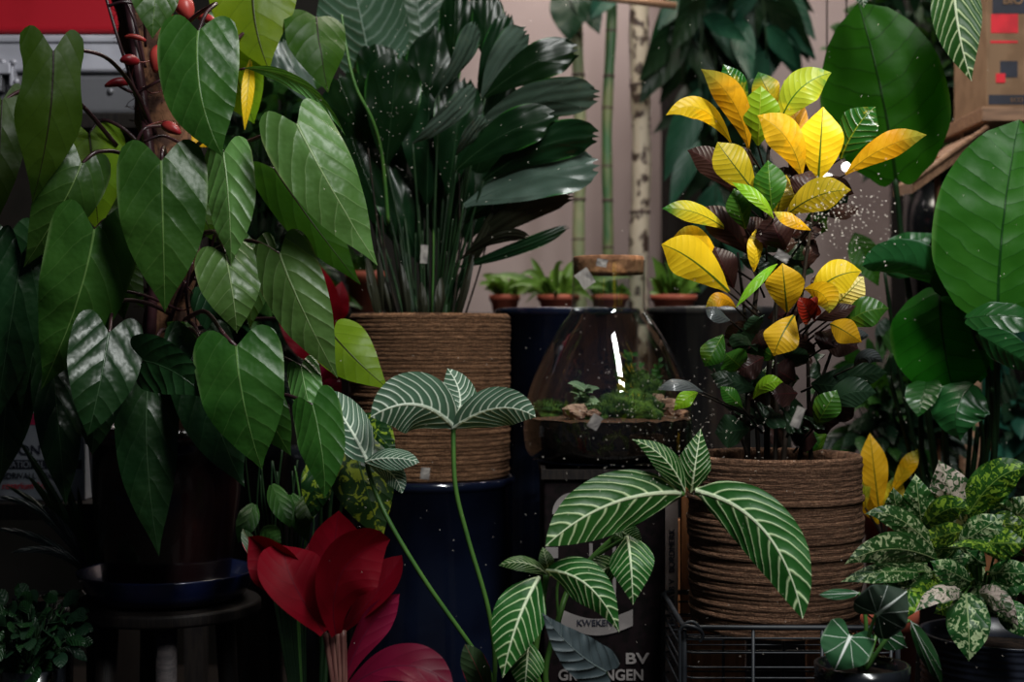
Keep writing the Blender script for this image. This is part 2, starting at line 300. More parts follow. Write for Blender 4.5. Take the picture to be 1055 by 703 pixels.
def tag(o, label=None, cat=None, group=None, kind=None):
    if label: o['label'] = label
    if cat: o['category'] = cat
    if group: o['group'] = group
    if kind: o['kind'] = kind
    return o
def thing(name, loc, label, cat, group=None):
    o = bpy.data.objects.new(name, None); col.objects.link(o); o.location = loc
    return tag(o, label, cat, group)
def bez(a, b, c, t): return a*(1-t)**2+b*2*t*(1-t)+c*t*t
def arc(a, b, c, n=10): return [bez(a, b, c, i/n) for i in range(n+1)]
def catmull(pts, k=6):
    out = []
    for i in range(len(pts)-1):
        p0, p1, p2, p3 = pts[max(i-1, 0)], pts[i], pts[i+1], pts[min(i+2, len(pts)-1)]
        for j in range(k):
            t = j/k
            out.append(.5*((2*p1)+(p2-p0)*t+(2*p0-5*p1+4*p2-p3)*t*t+(3*p1-p0-3*p2+p3)*t**3))
    out.append(pts[-1]); return out
def bevel(o, w=.003, seg=2):
    b = o.modifiers.new('bevel', 'BEVEL'); b.width = w; b.segments = seg; b.limit_method = 'ANGLE'; return o

# ------------------------------------------------------------------ leaves
SH = {
 'heart': ([(0,.84),(.06,.96),(.18,1),(.40,.90),(.62,.66),(.80,.36),(.92,.13),(1,0)], .19),
 'philo': ([(0,.86),(.06,.97),(.16,1),(.30,.97),(.46,.90),(.62,.74),(.78,.46),(.90,.19),(.96,.07),(1,0)], .16),
 'waist': ([(0,.92),(.06,.94),(.14,.84),(.24,.86),(.38,.98),(.5,.96),(.66,.70),(.82,.36),(.93,.13),(1,0)], .17),
 'shield': ([(0,.95),(.15,1),(.35,.97),(.6,.8),(.8,.52),(.93,.22),(1,0)], .62),
 'lance': ([(0,.05),(.06,.30),(.2,.78),(.38,1),(.55,.93),(.72,.66),(.86,.34),(.95,.12),(1,0)], 0),
 'ovate': ([(0,.30),(.08,.66),(.25,.97),(.42,1),(.6,.86),(.76,.58),(.9,.24),(1,0)], .03),
 'broad': ([(0,.30),(.08,.62),(.25,.93),(.45,1),(.65,.93),(.82,.70),(.93,.40),(1,.0)], .05),
 'obov': ([(0,.08),(.14,.42),(.32,.78),(.5,.98),(.62,1),(.76,.80),(.88,.44),(.95,.17),(1,0)], 0),
 'ell': ([(0,.10),(.12,.55),(.3,.9),(.5,1),(.7,.88),(.86,.55),(.95,.25),(1,0)], 0),
 'fan': ([(0,.10),(.2,.50),(.42,.84),(.62,1),(.8,.96),(.92,.72),(1,.34)], 0),
 'strap': ([(0,.5),(.2,.85),(.5,1),(.8,.7),(.93,.35),(1,0)], 0),
 'bract': ([(0,.18),(.15,.42),(.35,.75),(.55,.98),(.68,1),(.82,.78),(.93,.38),(1,0)], 0),
}
def prof(tab, v):
    for i in range(len(tab)-1):
        if v <= tab[i+1][0]:
            p0 = tab[max(i-1, 0)][1]; p1 = tab[i][1]; p2 = tab[i+1][1]; p3 = tab[min(i+2, len(tab)-1)][1]
            t = (v-tab[i][0])/(tab[i+1][0]-tab[i][0])
            m1 = (p2-p0)/2; m2 = (p3-p1)/2
            r = (2*t**3-3*t*t+1)*p1+(t**3-2*t*t+t)*m1+(-2*t**3+3*t*t)*p2+(t**3-t*t)*m2
            return max(r, 0)
    return tab[-1][1]
def blade(mb, b, c, t, W, kind, roll=0, fold=12, cup=0, wave=.03, nw=3, twist=0, nv=26, nu=7, face=None):
    """one leaf blade: b base, c control, t tip (world), W width in metres"""
    tab, lobe = SH[kind]
    L = sum((bez(b, c, t, (i+1)/10)-bez(b, c, t, i/10)).length for i in range(10))
    hw = W/2; seed = random.random()*50
    vs = []; uvs = []; fs = []
    cols = 2*nu+1
    pS = None
    frames = []
    for i in range(nv+1):
        v = i/nv; v = v if i < nv else 1.0
        T = (2*(1-v)*(c-b)+2*v*(t-c))
        if T.length < 1e-6: T = t-b
        T.normalize()
        p = bez(b, c, t, v)
        V = face.normalized()*-1 if face is not None else p-Vector((0, 0, ZC))
        V = V.normalized()
        S = T.cross(V)
        if S.length < .15 and pS: S = pS-T*pS.dot(T)
        if pS and S.dot(pS) < 0: S = -S
        S.normalize(); pS = S
        Nn = S.cross(T); 
        if Nn.dot(V) > 0: Nn = -Nn
        frames.append((p, T, S, Nn))
    T0 = frames[0][1]
    for i in range(nv+1):
        v = i/nv
        h = prof(tab, v)*hw
        p, T, S, Nn = frames[i]
        a = R(roll+twist*v); ca, sa = math.cos(a), math.sin(a)
        S2 = S*ca+Nn*sa; N2 = Nn*ca-S*sa
        for j in range(cols):
            u = (j-nu)/nu
            x = u*h; au = abs(u)
            back = lobe*L*((math.sin(math.pi*min(1, au*.74))**1.15) if au > 0 else 0)*max(0, 1-v/.30)**1.5
            jag = 0
            if kind == 'fan' and v > .7: jag = -.06*L*((v-.7)/.3)*abs(math.sin(u*4+seed))
            r = abs(x)/hw
            z = -math.tan(R(abs(fold)))*abs(x)*(-1 if fold > 0 else 1)*-1 if False else math.tan(R(fold))*abs(x)
            z += cup*hw*r*r
            z += wave*W*(r**1.5)*math.sin(nw*2*math.pi*v+seed+(1.3 if u > 0 else 0))
            z += .012*W*noise.noise(Vector((x*30, v*L*30, seed)))*2
            q = p+S2*x-T*back+N2*z+T*jag
            vs.append(q); uvs.append((x/hw, v-back/L))
    for i in range(nv):
        for j in range(cols-1):
            a = i*cols+j
            fs.append((a, a+1, a+cols+1, a+cols))
    mb.add(vs, fs, uvs)
def leaf(root, mat, base, tip, w, ctrl=None, arch=.03, kind='philo', name='leaf', pet=None, petm='petiole', petr=.0032, **kw):
    """base,tip=(px,py,d); w in pixels at the base's distance; ctrl=(px,py[,d])"""
    b = P(*base); t = P(*tip)
    dm = (base[2]+tip[2])/2
    if ctrl is None: c = P((base[0]+tip[0])/2, (base[1]+tip[1])/2, dm-arch)
    else:
        cx = 2*ctrl[0]-(base[0]+tip[0])/2; cy = 2*ctrl[1]-(base[1]+tip[1])/2
        c = P(cx, cy, ctrl[2] if len(ctrl) > 2 else dm-arch)
    mb = MB(); blade(mb, b, c, t, M(w, dm), kind, **kw)
    o = mb.build(name, m[mat], root)
    if pet is not None:
        pts = [P(*q) for q in pet]+[b+Vector((0, .004, 0))]
        pts = catmull(pts, 6)
        n = len(pts); pm = MB(); pm.tube(pts, [petr*(1.25-.45*i/(n-1)) for i in range(n)], 8)
        pm.build('petiole', m[petm], o)
    return o

# ------------------------------------------------------------------ setting
def struct(mb, name, mat, **k):
    o = mb.build(name, mat, smooth=False, **k); o['kind'] = 'structure'; return o
struct(MB().box((-3.2, .6, -.05), (3.2, 4.8, 0)), 'floor', m['floorm'])
struct(MB().box((-3.2, 4.6, 0), (3.2, 4.75, 3.2)), 'wall_back', m['wall'])
struct(MB().box((-2.7, 1.7, 0), (-2.6, 4.6, 3.2)), 'wall_left', m['wall_dark'])
struct(MB().box((2.6, 1.7, 0), (2.7, 4.6, 3.2)), 'wall_right', m['wall_dark'])
struct(MB().box((-3.2, 1.7, 3.0), (3.2, 4.8, 3.05)), 'ceiling', m['wall_dark'])
PD = 1.85
struct(MB().box((-1.6, PD-.004, 0.0), (1.6, PD, 2.6)), 'window_1', m['pane'])
# dark doorway upright behind the hanging vine
x0 = P(688, 0, 4.4).x; x1 = P(745, 0, 4.4).x
struct(MB().box((x0, 4.4, 0), (x1, 4.6, 3.0)), 'trim_1', m['wall_dark'])
struct(MB().box((-2.6, 4.50, 0), (P(470, 0, 4.5).x, 4.6, 3.0)), 'dark_sheet', m['wall_dark'])  # dark sheet added so the lit left back wall reads dark
struct(MB().box((P(935, 0, 4.4).x, 4.40, 0), (2.6, 4.6, 3.0)), 'trim_3', m['wall_dark'])

# ------------------------------------------------------------------ window marks
d_ = MB(); rr = random.Random(3)
def dot(x, y, r):
    p = P(x, y, PD-.0040); vs = []; fs = []
    n = 6
    vs.append(p+Vector((0, -r*.5, 0)))
    for k in range(n): vs.append(p+Vector((math.cos(k*6.283/n)*r, 0, math.sin(k*6.283/n)*r)))
    for k in range(n): fs.append((0, 1+k, 1+(k+1) % n))
    d_.add(vs, fs)
for _ in range(420): dot(rr.uniform(330, 1050), rr.uniform(0, 690), rr.uniform(.0002, .0005))
for _ in range(230): dot(rr.gauss(870, 28), rr.gauss(222, 22), rr.uniform(.0003, .0010))
for _ in range(260): dot(rr.gauss(690, 55), rr.gauss(440, 35), rr.uniform(.0002, .0006))
for _ in range(120): dot(rr.gauss(400, 40), rr.gauss(110, 40), rr.uniform(.0002, .0005))
dd = d_.build('water_droplets', m['drop'], smooth=True)
tag(dd, 'dried water droplets scattered over the shop window glass', 'droplets', kind='stuff')
tapes = [((437, 262), (8, 19), 3, 'clear tape scrap in front of the dark leafy stems over left basket'),
         ((603, 287), (16, 18), -35, 'clear tape scrap in front of the flask neck, below the cork'),
         ((620, 271), (12, 8), 10, 'tiny clear tape scrap in front of the flask cork'),
         ((613, 435), (12, 15), 30, 'clear tape scrap in front of the pebbles and soil inside flask'),
         ((822, 430), (10, 22), 20, 'clear tape scrap in front of the croton stems above right basket'),
         ((806, 264), (16, 9), 30, 'clear tape scrap in front of the yellow croton leaves'),
         ((438, 488), (10, 12), 5, 'clear tape scrap in front of the seam between left basket and blue planter')]
for (c, s, a, lab) in tapes:
    mb = MB(); p = P(c[0], c[1], PD-.0045); hx, hz = M(s[0], PD)/2, M(s[1], PD)/2
    n = 5; vs = []; fs = []
    for i in range(n+1):
        for j in range(n+1):
            x = (i/n*2-1)*hx; z = (j/n*2-1)*hz
            if i in (0, n): x *= 1-.15*rr.random()
            q = Vector((x, -.0006*rr.random(), z)); q.rotate(Matrix.Rotation(R(a), 3, 'Y'))
            vs.append(p+q)
    for i in range(n):
        for j in range(n): fs.append((i*(n+1)+j, i*(n+1)+j+1, (i+1)*(n+1)+j+1, (i+1)*(n+1)+j))
    mb.add(vs, fs); o = mb.build('tape_scrap', m['tape'], smooth=False); tag(o, lab, 'tape', 'tape scraps stuck on the window')

# ------------------------------------------------------------------ containers
def planter(name, px, d, r, z0, z1, mat, label, cat='planter', taper=.92, rim=.008, grp=None, soil=True):
    c = P(px, 0, d); root = thing(name, (c.x, d, z0), label, cat, grp)
    H = z1-z0; cc = (c.x, d, z0)
    pr = [(0, 0), (r*taper-.01, 0), (r*taper, .01), (r*(taper+1)/2, H*.5), (r-.003, H-rim*2.2), (r, H-rim*2), (r+.002, H-rim), (r, H-.002), (r-.004, H), (r-.010, H-.003), (r-.012, H-.02), (r-.014, H-.05)]
    MB().lathe(pr, cc, 64).build('pot', mat, root, merge=True)
    if soil: MB().lathe([(r-.013, H-.045), (r*.5, H-.038), (0, H-.035)], cc, 40, wob=.0).build('soil', m['soil'], root, merge=True)
    return root
def rope_basket(name, px, ytop, ybot, d, rpx, label, mat, rows, bulge=.02):
    c = P(px, 0, d); r = M(rpx, d); z1 = P(0, ytop, d).z; z0 = P(0, ybot, d).z
    root = thing(name, (c.x, d, z0), label, 'basket')
    H = z1-z0; n = rows*8; pr = []
    rn = random.Random(rows)
    jit = [rn.uniform(-.0012, .0012) for _ in range(rows+2)]
    for i in range(n+1):
        t = i/n; rr_ = r*(.955+bulge*math.sin(t*2.4)*2+.01*t)
        rr_ += (.0016 if rows > 35 else .0011)*abs(math.sin(math.pi*t*rows+jit[int(t*rows)]*300))+jit[int(t*rows)]*(1 if rows > 35 else 1.7)
        pr.append((rr_, t*H))
    R_ = pr[-1][0]
    pr += [(R_-.004, H+.004), (R_-.010, H+.001)]+[(R_-.013+.001*math.sin(i), H-.01*i) for i in range(1, 9)]
    base = MB(); base.lathe([(0, 0)]+pr, (c.x, d, z0), 96, wob=.004)
    base.build('woven_body', m[mat], root, merge=False)
    MB().lathe([(R_-.02, H-.035), (R_*.5, H-.03), (0, H-.028)], (c.x, d, z0), 40).build('soil', m['soil'], root, merge=True)
    return root
zf = P(0, 490, 2.75).z
planter('tall_planter', 443, 2.75, M(87, 2.75), 0, zf, m['bluepot'], 'tall midnight blue glazed planter under the left rope basket', taper=.93)
rope_basket('rope_basket', 443, 326, 489.5, 2.75, 85, 'brown coiled rope basket standing on the tall blue planter', 'rope', 40, 0)
rope_basket('rope_basket', 798, 470, 643, 2.3, 90, 'frayed brown rope basket standing on the wire rack', 'rope_dark', 32, .012)
planter('glazed_planter', 585, 3.15, M(74, 3.15), 0, P(0, 318, 3.15).z, m['bluepot'], 'dark blue planter behind the flask, left of it', taper=.85)
planter('zinc_planter', 742, 3.15, M(76, 3.15), 0, P(0, 317, 3.15).z, m['zinc'], 'dark grey zinc planter behind the flask and the croton', taper=.85)

# back shelf with the small terracotta pots
zs = P(0, 323, 3.5).z
# shelf board carries the little pots
sh = thing('back_shelf', (P(600, 0, 3.62).x, 3.62, 0), 'dark wooden plant shelf behind the two dark planters', 'shelf')
bevel(MB().box((P(348, 0, 3.5).x, 3.42, zs-.025), (P(800, 0, 3.5).x, 3.82, zs)).build('board', m['darkwood'], sh, smooth=False))
for px, y in ((356, 3.46), (795, 3.46), (356, 3.78), (795, 3.78)):
    x = P(px, 0, 3.5).x; MB().box((x-.015, y-.015, 0), (x+.015, y+.015, zs-.025)).build('leg', m['darkwood'], sh, smooth=False)
def succulent(px, rimpx, d, label, nleaf, spread, hpx, mat='succ', ptop=304, droop=0):
    c = P(px, 0, d); r = M(rimpx, d); h = P(0, ptop, d).z-zs
    root = thing('potted_succulent', (c.x, d, zs), label, 'potted plant', 'small potted plants on the back shelf')
    MB().lathe([(0, 0), (r*.72, 0), (r*.9, h*.7), (r, h*.7), (r, h), (r-.004, h), (r-.006, h-.01)], (c.x, d, zs), 36).build('pot', m['terracotta'], root, merge=True)
    MB().lathe([(r-.005, h-.01), (0, h-.006)], (c.x, d, zs), 24).build('soil', m['soil'], root, merge=True)
    mb = MB(); rn = random.Random(int(px))
    for k in range(nleaf):
        a = rn.uniform(0, 6.283); e = rn.uniform(.15, 1.35)
        l = M(spread, d)*rn.uniform(.35, 1.1)
        b = Vector((c.x+math.cos(a)*r*.4, d+math.sin(a)*r*.4, zs+h-.005))
        dr = Vector((math.cos(a)*math.cos(e), math.sin(a)*math.cos(e)*.8, math.sin(e)*M(hpx, d)/M(spread, d)))
        t = b+dr*l+Vector((rn.uniform(-.2,.2), 0, rn.uniform(-.3,.15)))*l; cc = b+dr*l*.5+Vector((0, 0, l*.3)); t.z = max(t.z-l*droop, zs+.004)
        blade(mb, b, cc, t, M(rn.uniform(7, 12), d), 'lance', fold=20, nv=8, nu=2, face=Vector((rn.uniform(-1, 1), -1, rn.uniform(0, 1))))
    mb.build('foliage', m[mat], root)
succulent(575, 22, 3.5, 'terracotta pot of strappy green succulent, left of the flask neck', 46, 62, 42)
succulent(628, 20, 3.52, 'terracotta pot of short succulent seen through the flask neck', 26, 26, 24)
succulent(694, 24, 3.5, 'terracotta pot of spiky green succulent, right of the flask neck', 44, 34, 40)
succulent(520, 16, 3.6, 'terracotta pot with trailing green succulent behind left basket rim', 40, 42, 26)
succulent(378, 22, 3.5, 'bright terracotta pot behind the left basket, under the philodendron leaf', 20, 30, 34, 'back_green', ptop=280)

# canes with their planter
cb = thing('cane_planter', (P(628, 0, 3.95).x, 3.95, 0), 'long dark trough in which the three bare canes stand', 'planter')
xa, xb = P(575, 0, 3.95).x, P(680, 0, 3.95).x
bevel(MB().box((xa, 3.87, 0), (xb, 4.03, .3)).build('trough', m['blackpot'], cb, smooth=False))
def cane(x0_, x1_, wpx, mat, label, d=3.95, seg=8, seed=1, leaves=()):
    a = P(x0_, 300, d); b = P(x1_, -60, d); root = thing('plant_cane', (a.x, d, .29), label, 'plant stem', 'bare canes against the wall')
    dr = (b-a); rn = random.Random(seed); pts = []; rad = []; n = 70
    z0 = .29; start = a+dr*((z0-a.z)/dr.z)
    ring = [rn.uniform(0, 1) for _ in range(seg)]
    for i in range(n+1):
        t = i/n; p = start+(b-start)*t
        p.x += .004*math.sin(t*17+seed)
        k = M(wpx, d)/2*(1+.05*math.sin(t*60))
        pts.append(p); rad.append(k)
    MB().tube(pts, rad, 14).build('stem', m[mat], root)
    for i in range(seg):
        y = 265-(i+.5)*(330/seg)+rn.uniform(-12, 12)
        t = (P(0, y, d).z-start.z)/(b.z-start.z); p = start+(b-start)*t; p.x += .004*math.sin(t*17+seed)
        k = M(wpx, d)/2*1.06
        MB().tube([p-Vector((0, 0, .004)), p, p+Vector((0, 0, .004))], [k*.97, k*1.03, k*.97], 14).build('leaf_scar', m['node'], root)
    return root
c1 = cane(598, 594, 13, 'canemix', 'slim green brown cane directly behind the dark ribbed leaves', seed=2)
c2 = cane(624, 630, 11, 'canegreen', 'slim deep green cane, the middle of the three', seed=5)
c3 = cane(659, 660, 20, 'canebeige', 'thick mottled beige cane with brown scars', seed=9, seg=3)
leaf(c1, 'back_dark', (592, -20, 3.9), (586, 44, 3.85), 46, kind='ovate', roll=20)
leaf(c1, 'back_dark', (594, -18, 3.9), (618, 36, 3.85), 30, kind='ovate', roll=-20)
leaf(c2, 'back', (640, -30, 3.9), (608, 20, 3.85), 30, kind='lance')
rod = MB().tube([P(600, -5, 3.6), P(697, 6, 3.6)], .009, 12).build('hanging_rod', m['palewood'])
tag(rod, 'pinkish brown wooden rod crossing above the three canes', 'rod')

# ------------------------------------------------------------------ terrarium
TD = 2.6; TX = 627; tc = P(TX, 0, TD); ztb = P(0, 476, TD).z
cr = thing('sign_crate', (P(628, 0, 2.6).x, 2.6, 0), 'black printed crate with pale lettering under the glass flask', 'crate')
xl, xr = P(560, 0, 2.445).x, P(684, 0, 2.445).x
bevel(MB().box((xl, 2.445, 0), (P(699, 0, 2.445).x, 2.80, ztb)).build('body', m['blackpanel'], cr, smooth=False), .004)
fy = 2.445
MB().box((P(560, 0, fy).x-.004, fy-.008, ztb-.016), (P(700, 0, fy).x+.004, 2.81, ztb+.0)).build('top_ledge', m['darkwood'], cr, smooth=False)
MB().box((P(685, 0, fy).x, fy-.007, 0), (P(698, 0, fy).x, fy-.0005, P(0, 500, fy).z)).build('printed_strip', m['strip'], cr, smooth=False)
MB().box((P(569, 0, fy).x, fy-.004, P(0, 493.5, fy).z), (P(640, 0, fy).x, fy-.0005, P(0, 490, fy).z)).build('white_line', m['white'], cr, smooth=False)
# arch, the pale banner and uprights printed on the panel
mb = MB(); n = 24; cc = P(589, 530, fy-.003)
vs = [cc+Vector((0, 0, 0))]
for k in range(n+1): a = math.pi*k/n; vs.append(cc+Vector((math.cos(a)*M(20, fy), 0, math.sin(a)*M(22, fy))))
mb.add(vs+[v+Vector((0, .0025, 0)) for v in vs], [(0, i+1, i+2) for i in range(n)]); mb.build('arch_print', m['white'], cr, smooth=False)
mb = MB(); up, lo_ = [], []
for k in range(17):
    x = 578+74*k/16; y = 628+10*math.sin(math.pi*k/16); up.append(P(x, y, fy-.003)); lo_.append(P(x, y+17, fy-.003))
mb.add(up+lo_, [(i, i+1, 18+i, 17+i) for i in range(16)]); mb.build('banner_print', m['white'], cr, smooth=False)
for x in (607, 619, 631): MB().box((P(x, 0, fy).x, fy-.003, P(0, 615, fy).z), (P(x+3.5, 0, fy).x, fy-.0005, P(0, 560, fy).z)).build('bar_print', m['white'], cr, smooth=False)
MB().box((P(562, 0, fy).x, fy-.003, P(0, 575, fy).z), (P(575, 0, fy).x, fy-.0005, P(0, 564, fy).z)).build('bar_print', m['white'], cr, smooth=False)
def text(s, p, size, mat, parent, rot=(90, 0, 0), name='lettering', ax='LEFT', ex=.0006, off=0.0, sx=1):
    cu = bpy.data.curves.new(name, 'FONT'); cu.body = s; cu.size = size; cu.extrude = ex; cu.align_x = ax; cu.offset = off
    tmp = bpy.data.objects.new('tmp', cu); col.objects.link(tmp)
    bpy.context.view_layer.update()
    me = bpy.data.meshes.new_from_object(tmp.evaluated_get(bpy.context.evaluated_depsgraph_get()))
    bpy.data.objects.remove(tmp); me.name = name
    me.transform(Matrix.Diagonal((sx, 1, 1, 1)))
    rm = Matrix.Rotation(R(rot[2]), 4, 'Z') @ Matrix.Rotation(R(rot[1]), 4, 'Y') @ Matrix.Rotation(R(rot[0]), 4, 'X')
    me.transform(Matrix.Translation(p-parent_origin(parent)) @ rm)
    me.materials.clear(); me.materials.append(mat)
    o = bpy.data.objects.new(name, me); col.objects.link(o); o.parent = parent; return o
text('TERRA BV', P(575, 684, fy-.003), M(15.5, fy), m['white'], cr, off=.0006, sx=1.36)
text('GRONINGEN', P(575, 701, fy-.003), M(15.5, fy), m['white'], cr, off=.0006, sx=.95)
text('KWEKEN', P(594, 645, fy-.004), M(9, fy), m['ink'], cr, off=.0002)
for s, y in (('BORDMERK', 590), ('EXTRA  B V', 640), ('ENGROS EN', 688)):
    text(s, P(695, y, fy-.0075), M(8.5, fy), m['ink'], cr, rot=(90, -90, 0))

fl = thing('glass_flask', (tc.x, TD, ztb), 'clear conical glass flask terrarium with moss, corked on top', 'terrarium')
pf = [(0, 474.5), (70, 474), (80, 471), (85, 464), (87, 452), (87.5, 438), (85, 415), (80, 396), (72, 376), (62, 356), (50, 337), (42, 326), (38.5, 320), (37.8, 310), (37.6, 290), (37.6, 272), (38.6, 269)]
def lz(y): return P(0, y, TD).z-ztb
pts = [Vector((M(r, TD), 0, lz(y))) for r, y in pf]; sm = catmull(pts, 5)
th = .0022
outp = [(p.x, p.z) for p in sm]; inp = [(max(p.x-th, 0), p.z+(th if p.z < .01 else 0)) for p in sm][::-1]
MB().lathe(outp+inp, (tc.x, TD, ztb), 72).build('glass', m['glass'], fl, merge=True)
ck = MB().lathe([(0, lz(283)), (M(35.6, TD), lz(283)), (M(36, TD), lz(280)), (M(36.3, TD), lz(268)), (M(36.3, TD), lz(266)), (M(35.5, TD), lz(264.5)), (0, lz(264.5))], (tc.x, TD, ztb), 48).build('cork', m['cork'], fl, merge=True)
sl = MB().lathe([(0, lz(473)), (M(68, TD), lz(472.5)), (M(78, TD), lz(470)), (M(82, TD), lz(463)), (M(84.4, TD), lz(450)), (M(84.6, TD), lz(432))], (tc.x, TD, ztb), 60)
sl.build('soil', m['soil'], fl, merge=True)
g = MB(); n = 22; vs = []; fs = []
for i in range(n+1):
    for k in range(49):
        r = M(84.4, TD)*(1-i/n); a = k/48*6.283
        x, y = math.cos(a)*r, math.sin(a)*r
        vs.append((tc.x+x, TD+y, ztb+lz(431)+(.004*noise.noise(Vector((x*60, y*60, 0)))+.009*(i/n)) ))
for i in range(n):
    for k in range(48): a = i*49+k; fs.append((a, a+1, a+50, a+49))
g.add(vs, fs); g.build('gravel_top', m['grit'], fl)
def blob(c, sx, sy, sz, amp, freq, mb=None, seed=0, n=22):
    mb = mb or MB(); vs = []; fs = []
    for i in range(n+1):
        th_ = math.pi*i/n
        for k in range(2*n+1):
            ph = 2*math.pi*k/(2*n)
            q = Vector((math.sin(th_)*math.cos(ph), math.sin(th_)*math.sin(ph), math.cos(th_)))
            f = 1+amp*noise.noise(q*freq+Vector((seed, 0, 0)))+amp*.4*noise.noise(q*freq*3+Vector((seed, 5, 0)))
            vs.append(c+Vector((q.x*sx, q.y*sy, q.z*sz))*f)
    for i in range(n):
        for k in range(2*n): a = i*(2*n+1)+k; fs.append((a, a+1, a+2*n+2, a+2*n+1))
    mb.add(vs, fs); return mb
# moss cushions with short tufts
rn = random.Random(11)
for (x, y, d, a, b) in ((648, 424, 2.55, 34, 20), (660, 408, 2.6, 22, 22), (565, 424, 2.62, 16, 9), (612, 428, 2.53, 18, 9)):
    c = P(x, y, d); mb = blob(c, M(a, d), M(a, d)*.75, M(b, d), .35, 2.2, seed=x)
    for k in range(520):
        q = Vector((rn.gauss(0, 1), rn.gauss(0, 1), abs(rn.gauss(0, 1)))).normalized()
        s = c+Vector((q.x*M(a, d), q.y*M(a, d)*.75, q.z*M(b, d)))*rn.uniform(.9, 1.12)
        e = s+(q+Vector((rn.uniform(-.5, .5), rn.uniform(-.5, .5), .8))).normalized()*rn.uniform(.004, .011)
        sd = Vector((rn.uniform(-1, 1), rn.uniform(-1, 1), 0)).normalized()*.0011
        mb.add([s-sd, s+sd, e], [(0, 1, 2)])
    mb.build('moss_cushion', m['moss'], fl)
for k, (x, y, d, a, b) in enumerate(((594, 424, 2.50, 13, 7.5), (611, 426, 2.51, 7, 4), (688, 419, 2.56, 12, 9), (676, 412, 2.58, 9, 6), (700, 426, 2.56, 7, 4))):
    blob(P(x, y, d), M(a, d), M(a, d)*.8, M(b, d), .45, 1.6, seed=k*7, n=12).build('pebble', m['stone'], fl, smooth=False)
fp = MB()
for k in range(26):
    a = rn.uniform(0, 6.283); hh = rn.uniform(0, 1)
    b = P(603, 418-hh*16, 2.54); l = M(rn.uniform(9, 19), 2.54)
    t = b+Vector((math.cos(a)*l, math.sin(a)*l*.7, l*rn.uniform(-.1, .45)))
    blade(fp, b, (b+t)/2+Vector((0, 0, l*.25)), t, l*.62, 'ovate', nv=8, nu=3, fold=10, face=Vector((0, -.7, 1)))
fp.build('white_leaved_sprig', m['fitt'], fl)
fp = MB()
for k in range(9):
    x = rn.uniform(640, 682); b = P(x, 412, 2.6); t = P(x+rn.uniform(-9, 9), rn.uniform(358, 392), 2.6+rn.uniform(-.03, .03))
    fp.tube(arc(b, (b+t)/2+Vector((rn.uniform(-.01, .01), 0, 0)), t, 5), .0011, 5)
    for j in range(16):
        s = b.lerp(t, rn.uniform(.2, 1)); e = s+Vector((rn.uniform(-1, 1), rn.uniform(-.7, .7), rn.uniform(-.2, .8))).normalized()*M(7, 2.6)
        blade(fp, s, (s+e)/2, e, M(4, 2.6), 'ovate', nv=5, nu=2)
fp.build('climbing_sprig', m['back_green'], fl)

# ------------------------------------------------------------------ philodendron (left)
TRD = 2.46
sd_ = 2.5; stz = P(0, 622, sd_).z
ph = thing('philodendron', (P(170, 0, sd_).x, sd_, P(0, 606, sd_).z), 'large climbing philodendron with long heart leaves in dark red pot', 'potted plant')
pr = M(78, sd_); pc = (P(172, 0, sd_).x, sd_, P(0, 606, sd_).z); Hp = P(0, 438, sd_).z-pc[2]
MB().lathe([(0, 0), (pr*.78, 0), (pr*.82, .01), (pr*.96, Hp*.6), (pr, Hp*.9), (pr*1.06, Hp*.9), (pr*1.07, Hp), (pr*.98, Hp), (pr*.95, Hp*.9)], pc, 64).build('pot', m['brownpot'], ph, merge=True)
MB().lathe([(pr*.96, Hp*.9), (0, Hp*.93)], pc, 32).build('soil', m['soil'], ph, merge=True)
tp = catmull([P(172, 470, TRD), P(176, 340, TRD), P(180, 220, TRD), P(166, 110, TRD), P(148, 20, TRD), P(135, -60, TRD)], 8)
mb = MB(); mb.tube(tp, [M(27, TRD)*(1+.08*math.sin(i*1.7)) for i in range(len(tp))], 20)
rn = random.Random(5)
for k in range(420):
    i = rn.randrange(len(tp)-1); p = tp[i].lerp(tp[i+1], rn.random()); a = rn.uniform(0, 6.283)
    q = Vector((math.cos(a), math.sin(a), 0)); s = p+q*M(26, TRD)
    e = s+(q*.5+Vector((0, 0, rn.uniform(-1, 1)))+Vector((rn.uniform(-.6, .6), rn.uniform(-.6, .6), 0))).normalized()*rn.uniform(.008, .022)
    mb.tube([s, (s+e)/2+q*.003, e], .0006, 3)
mb.build('fibrous_trunk', m['fibre'], ph)
vp = catmull([P(150, 440, 2.42), P(156, 330, 2.41), P(160, 220, 2.405), P(148, 110, 2.405), P(132, 0, 2.405), P(122, -60, 2.405)], 8)
MB().tube(vp, M(5.5, 2.41), 10).build('vine_stem', m['petiole'], ph)
def pt(x, y, bx, by, bd, up=26):
    """petiole from trunk at x,y to the leaf base"""
    return [(x, y, 2.42), ((x*.6+bx*.4), min(y, by)-up*.55+abs(y-by)*.2, (2.42+bd)/2-.02), ((x*.22+bx*.78), by-up*.45, bd+.02)]
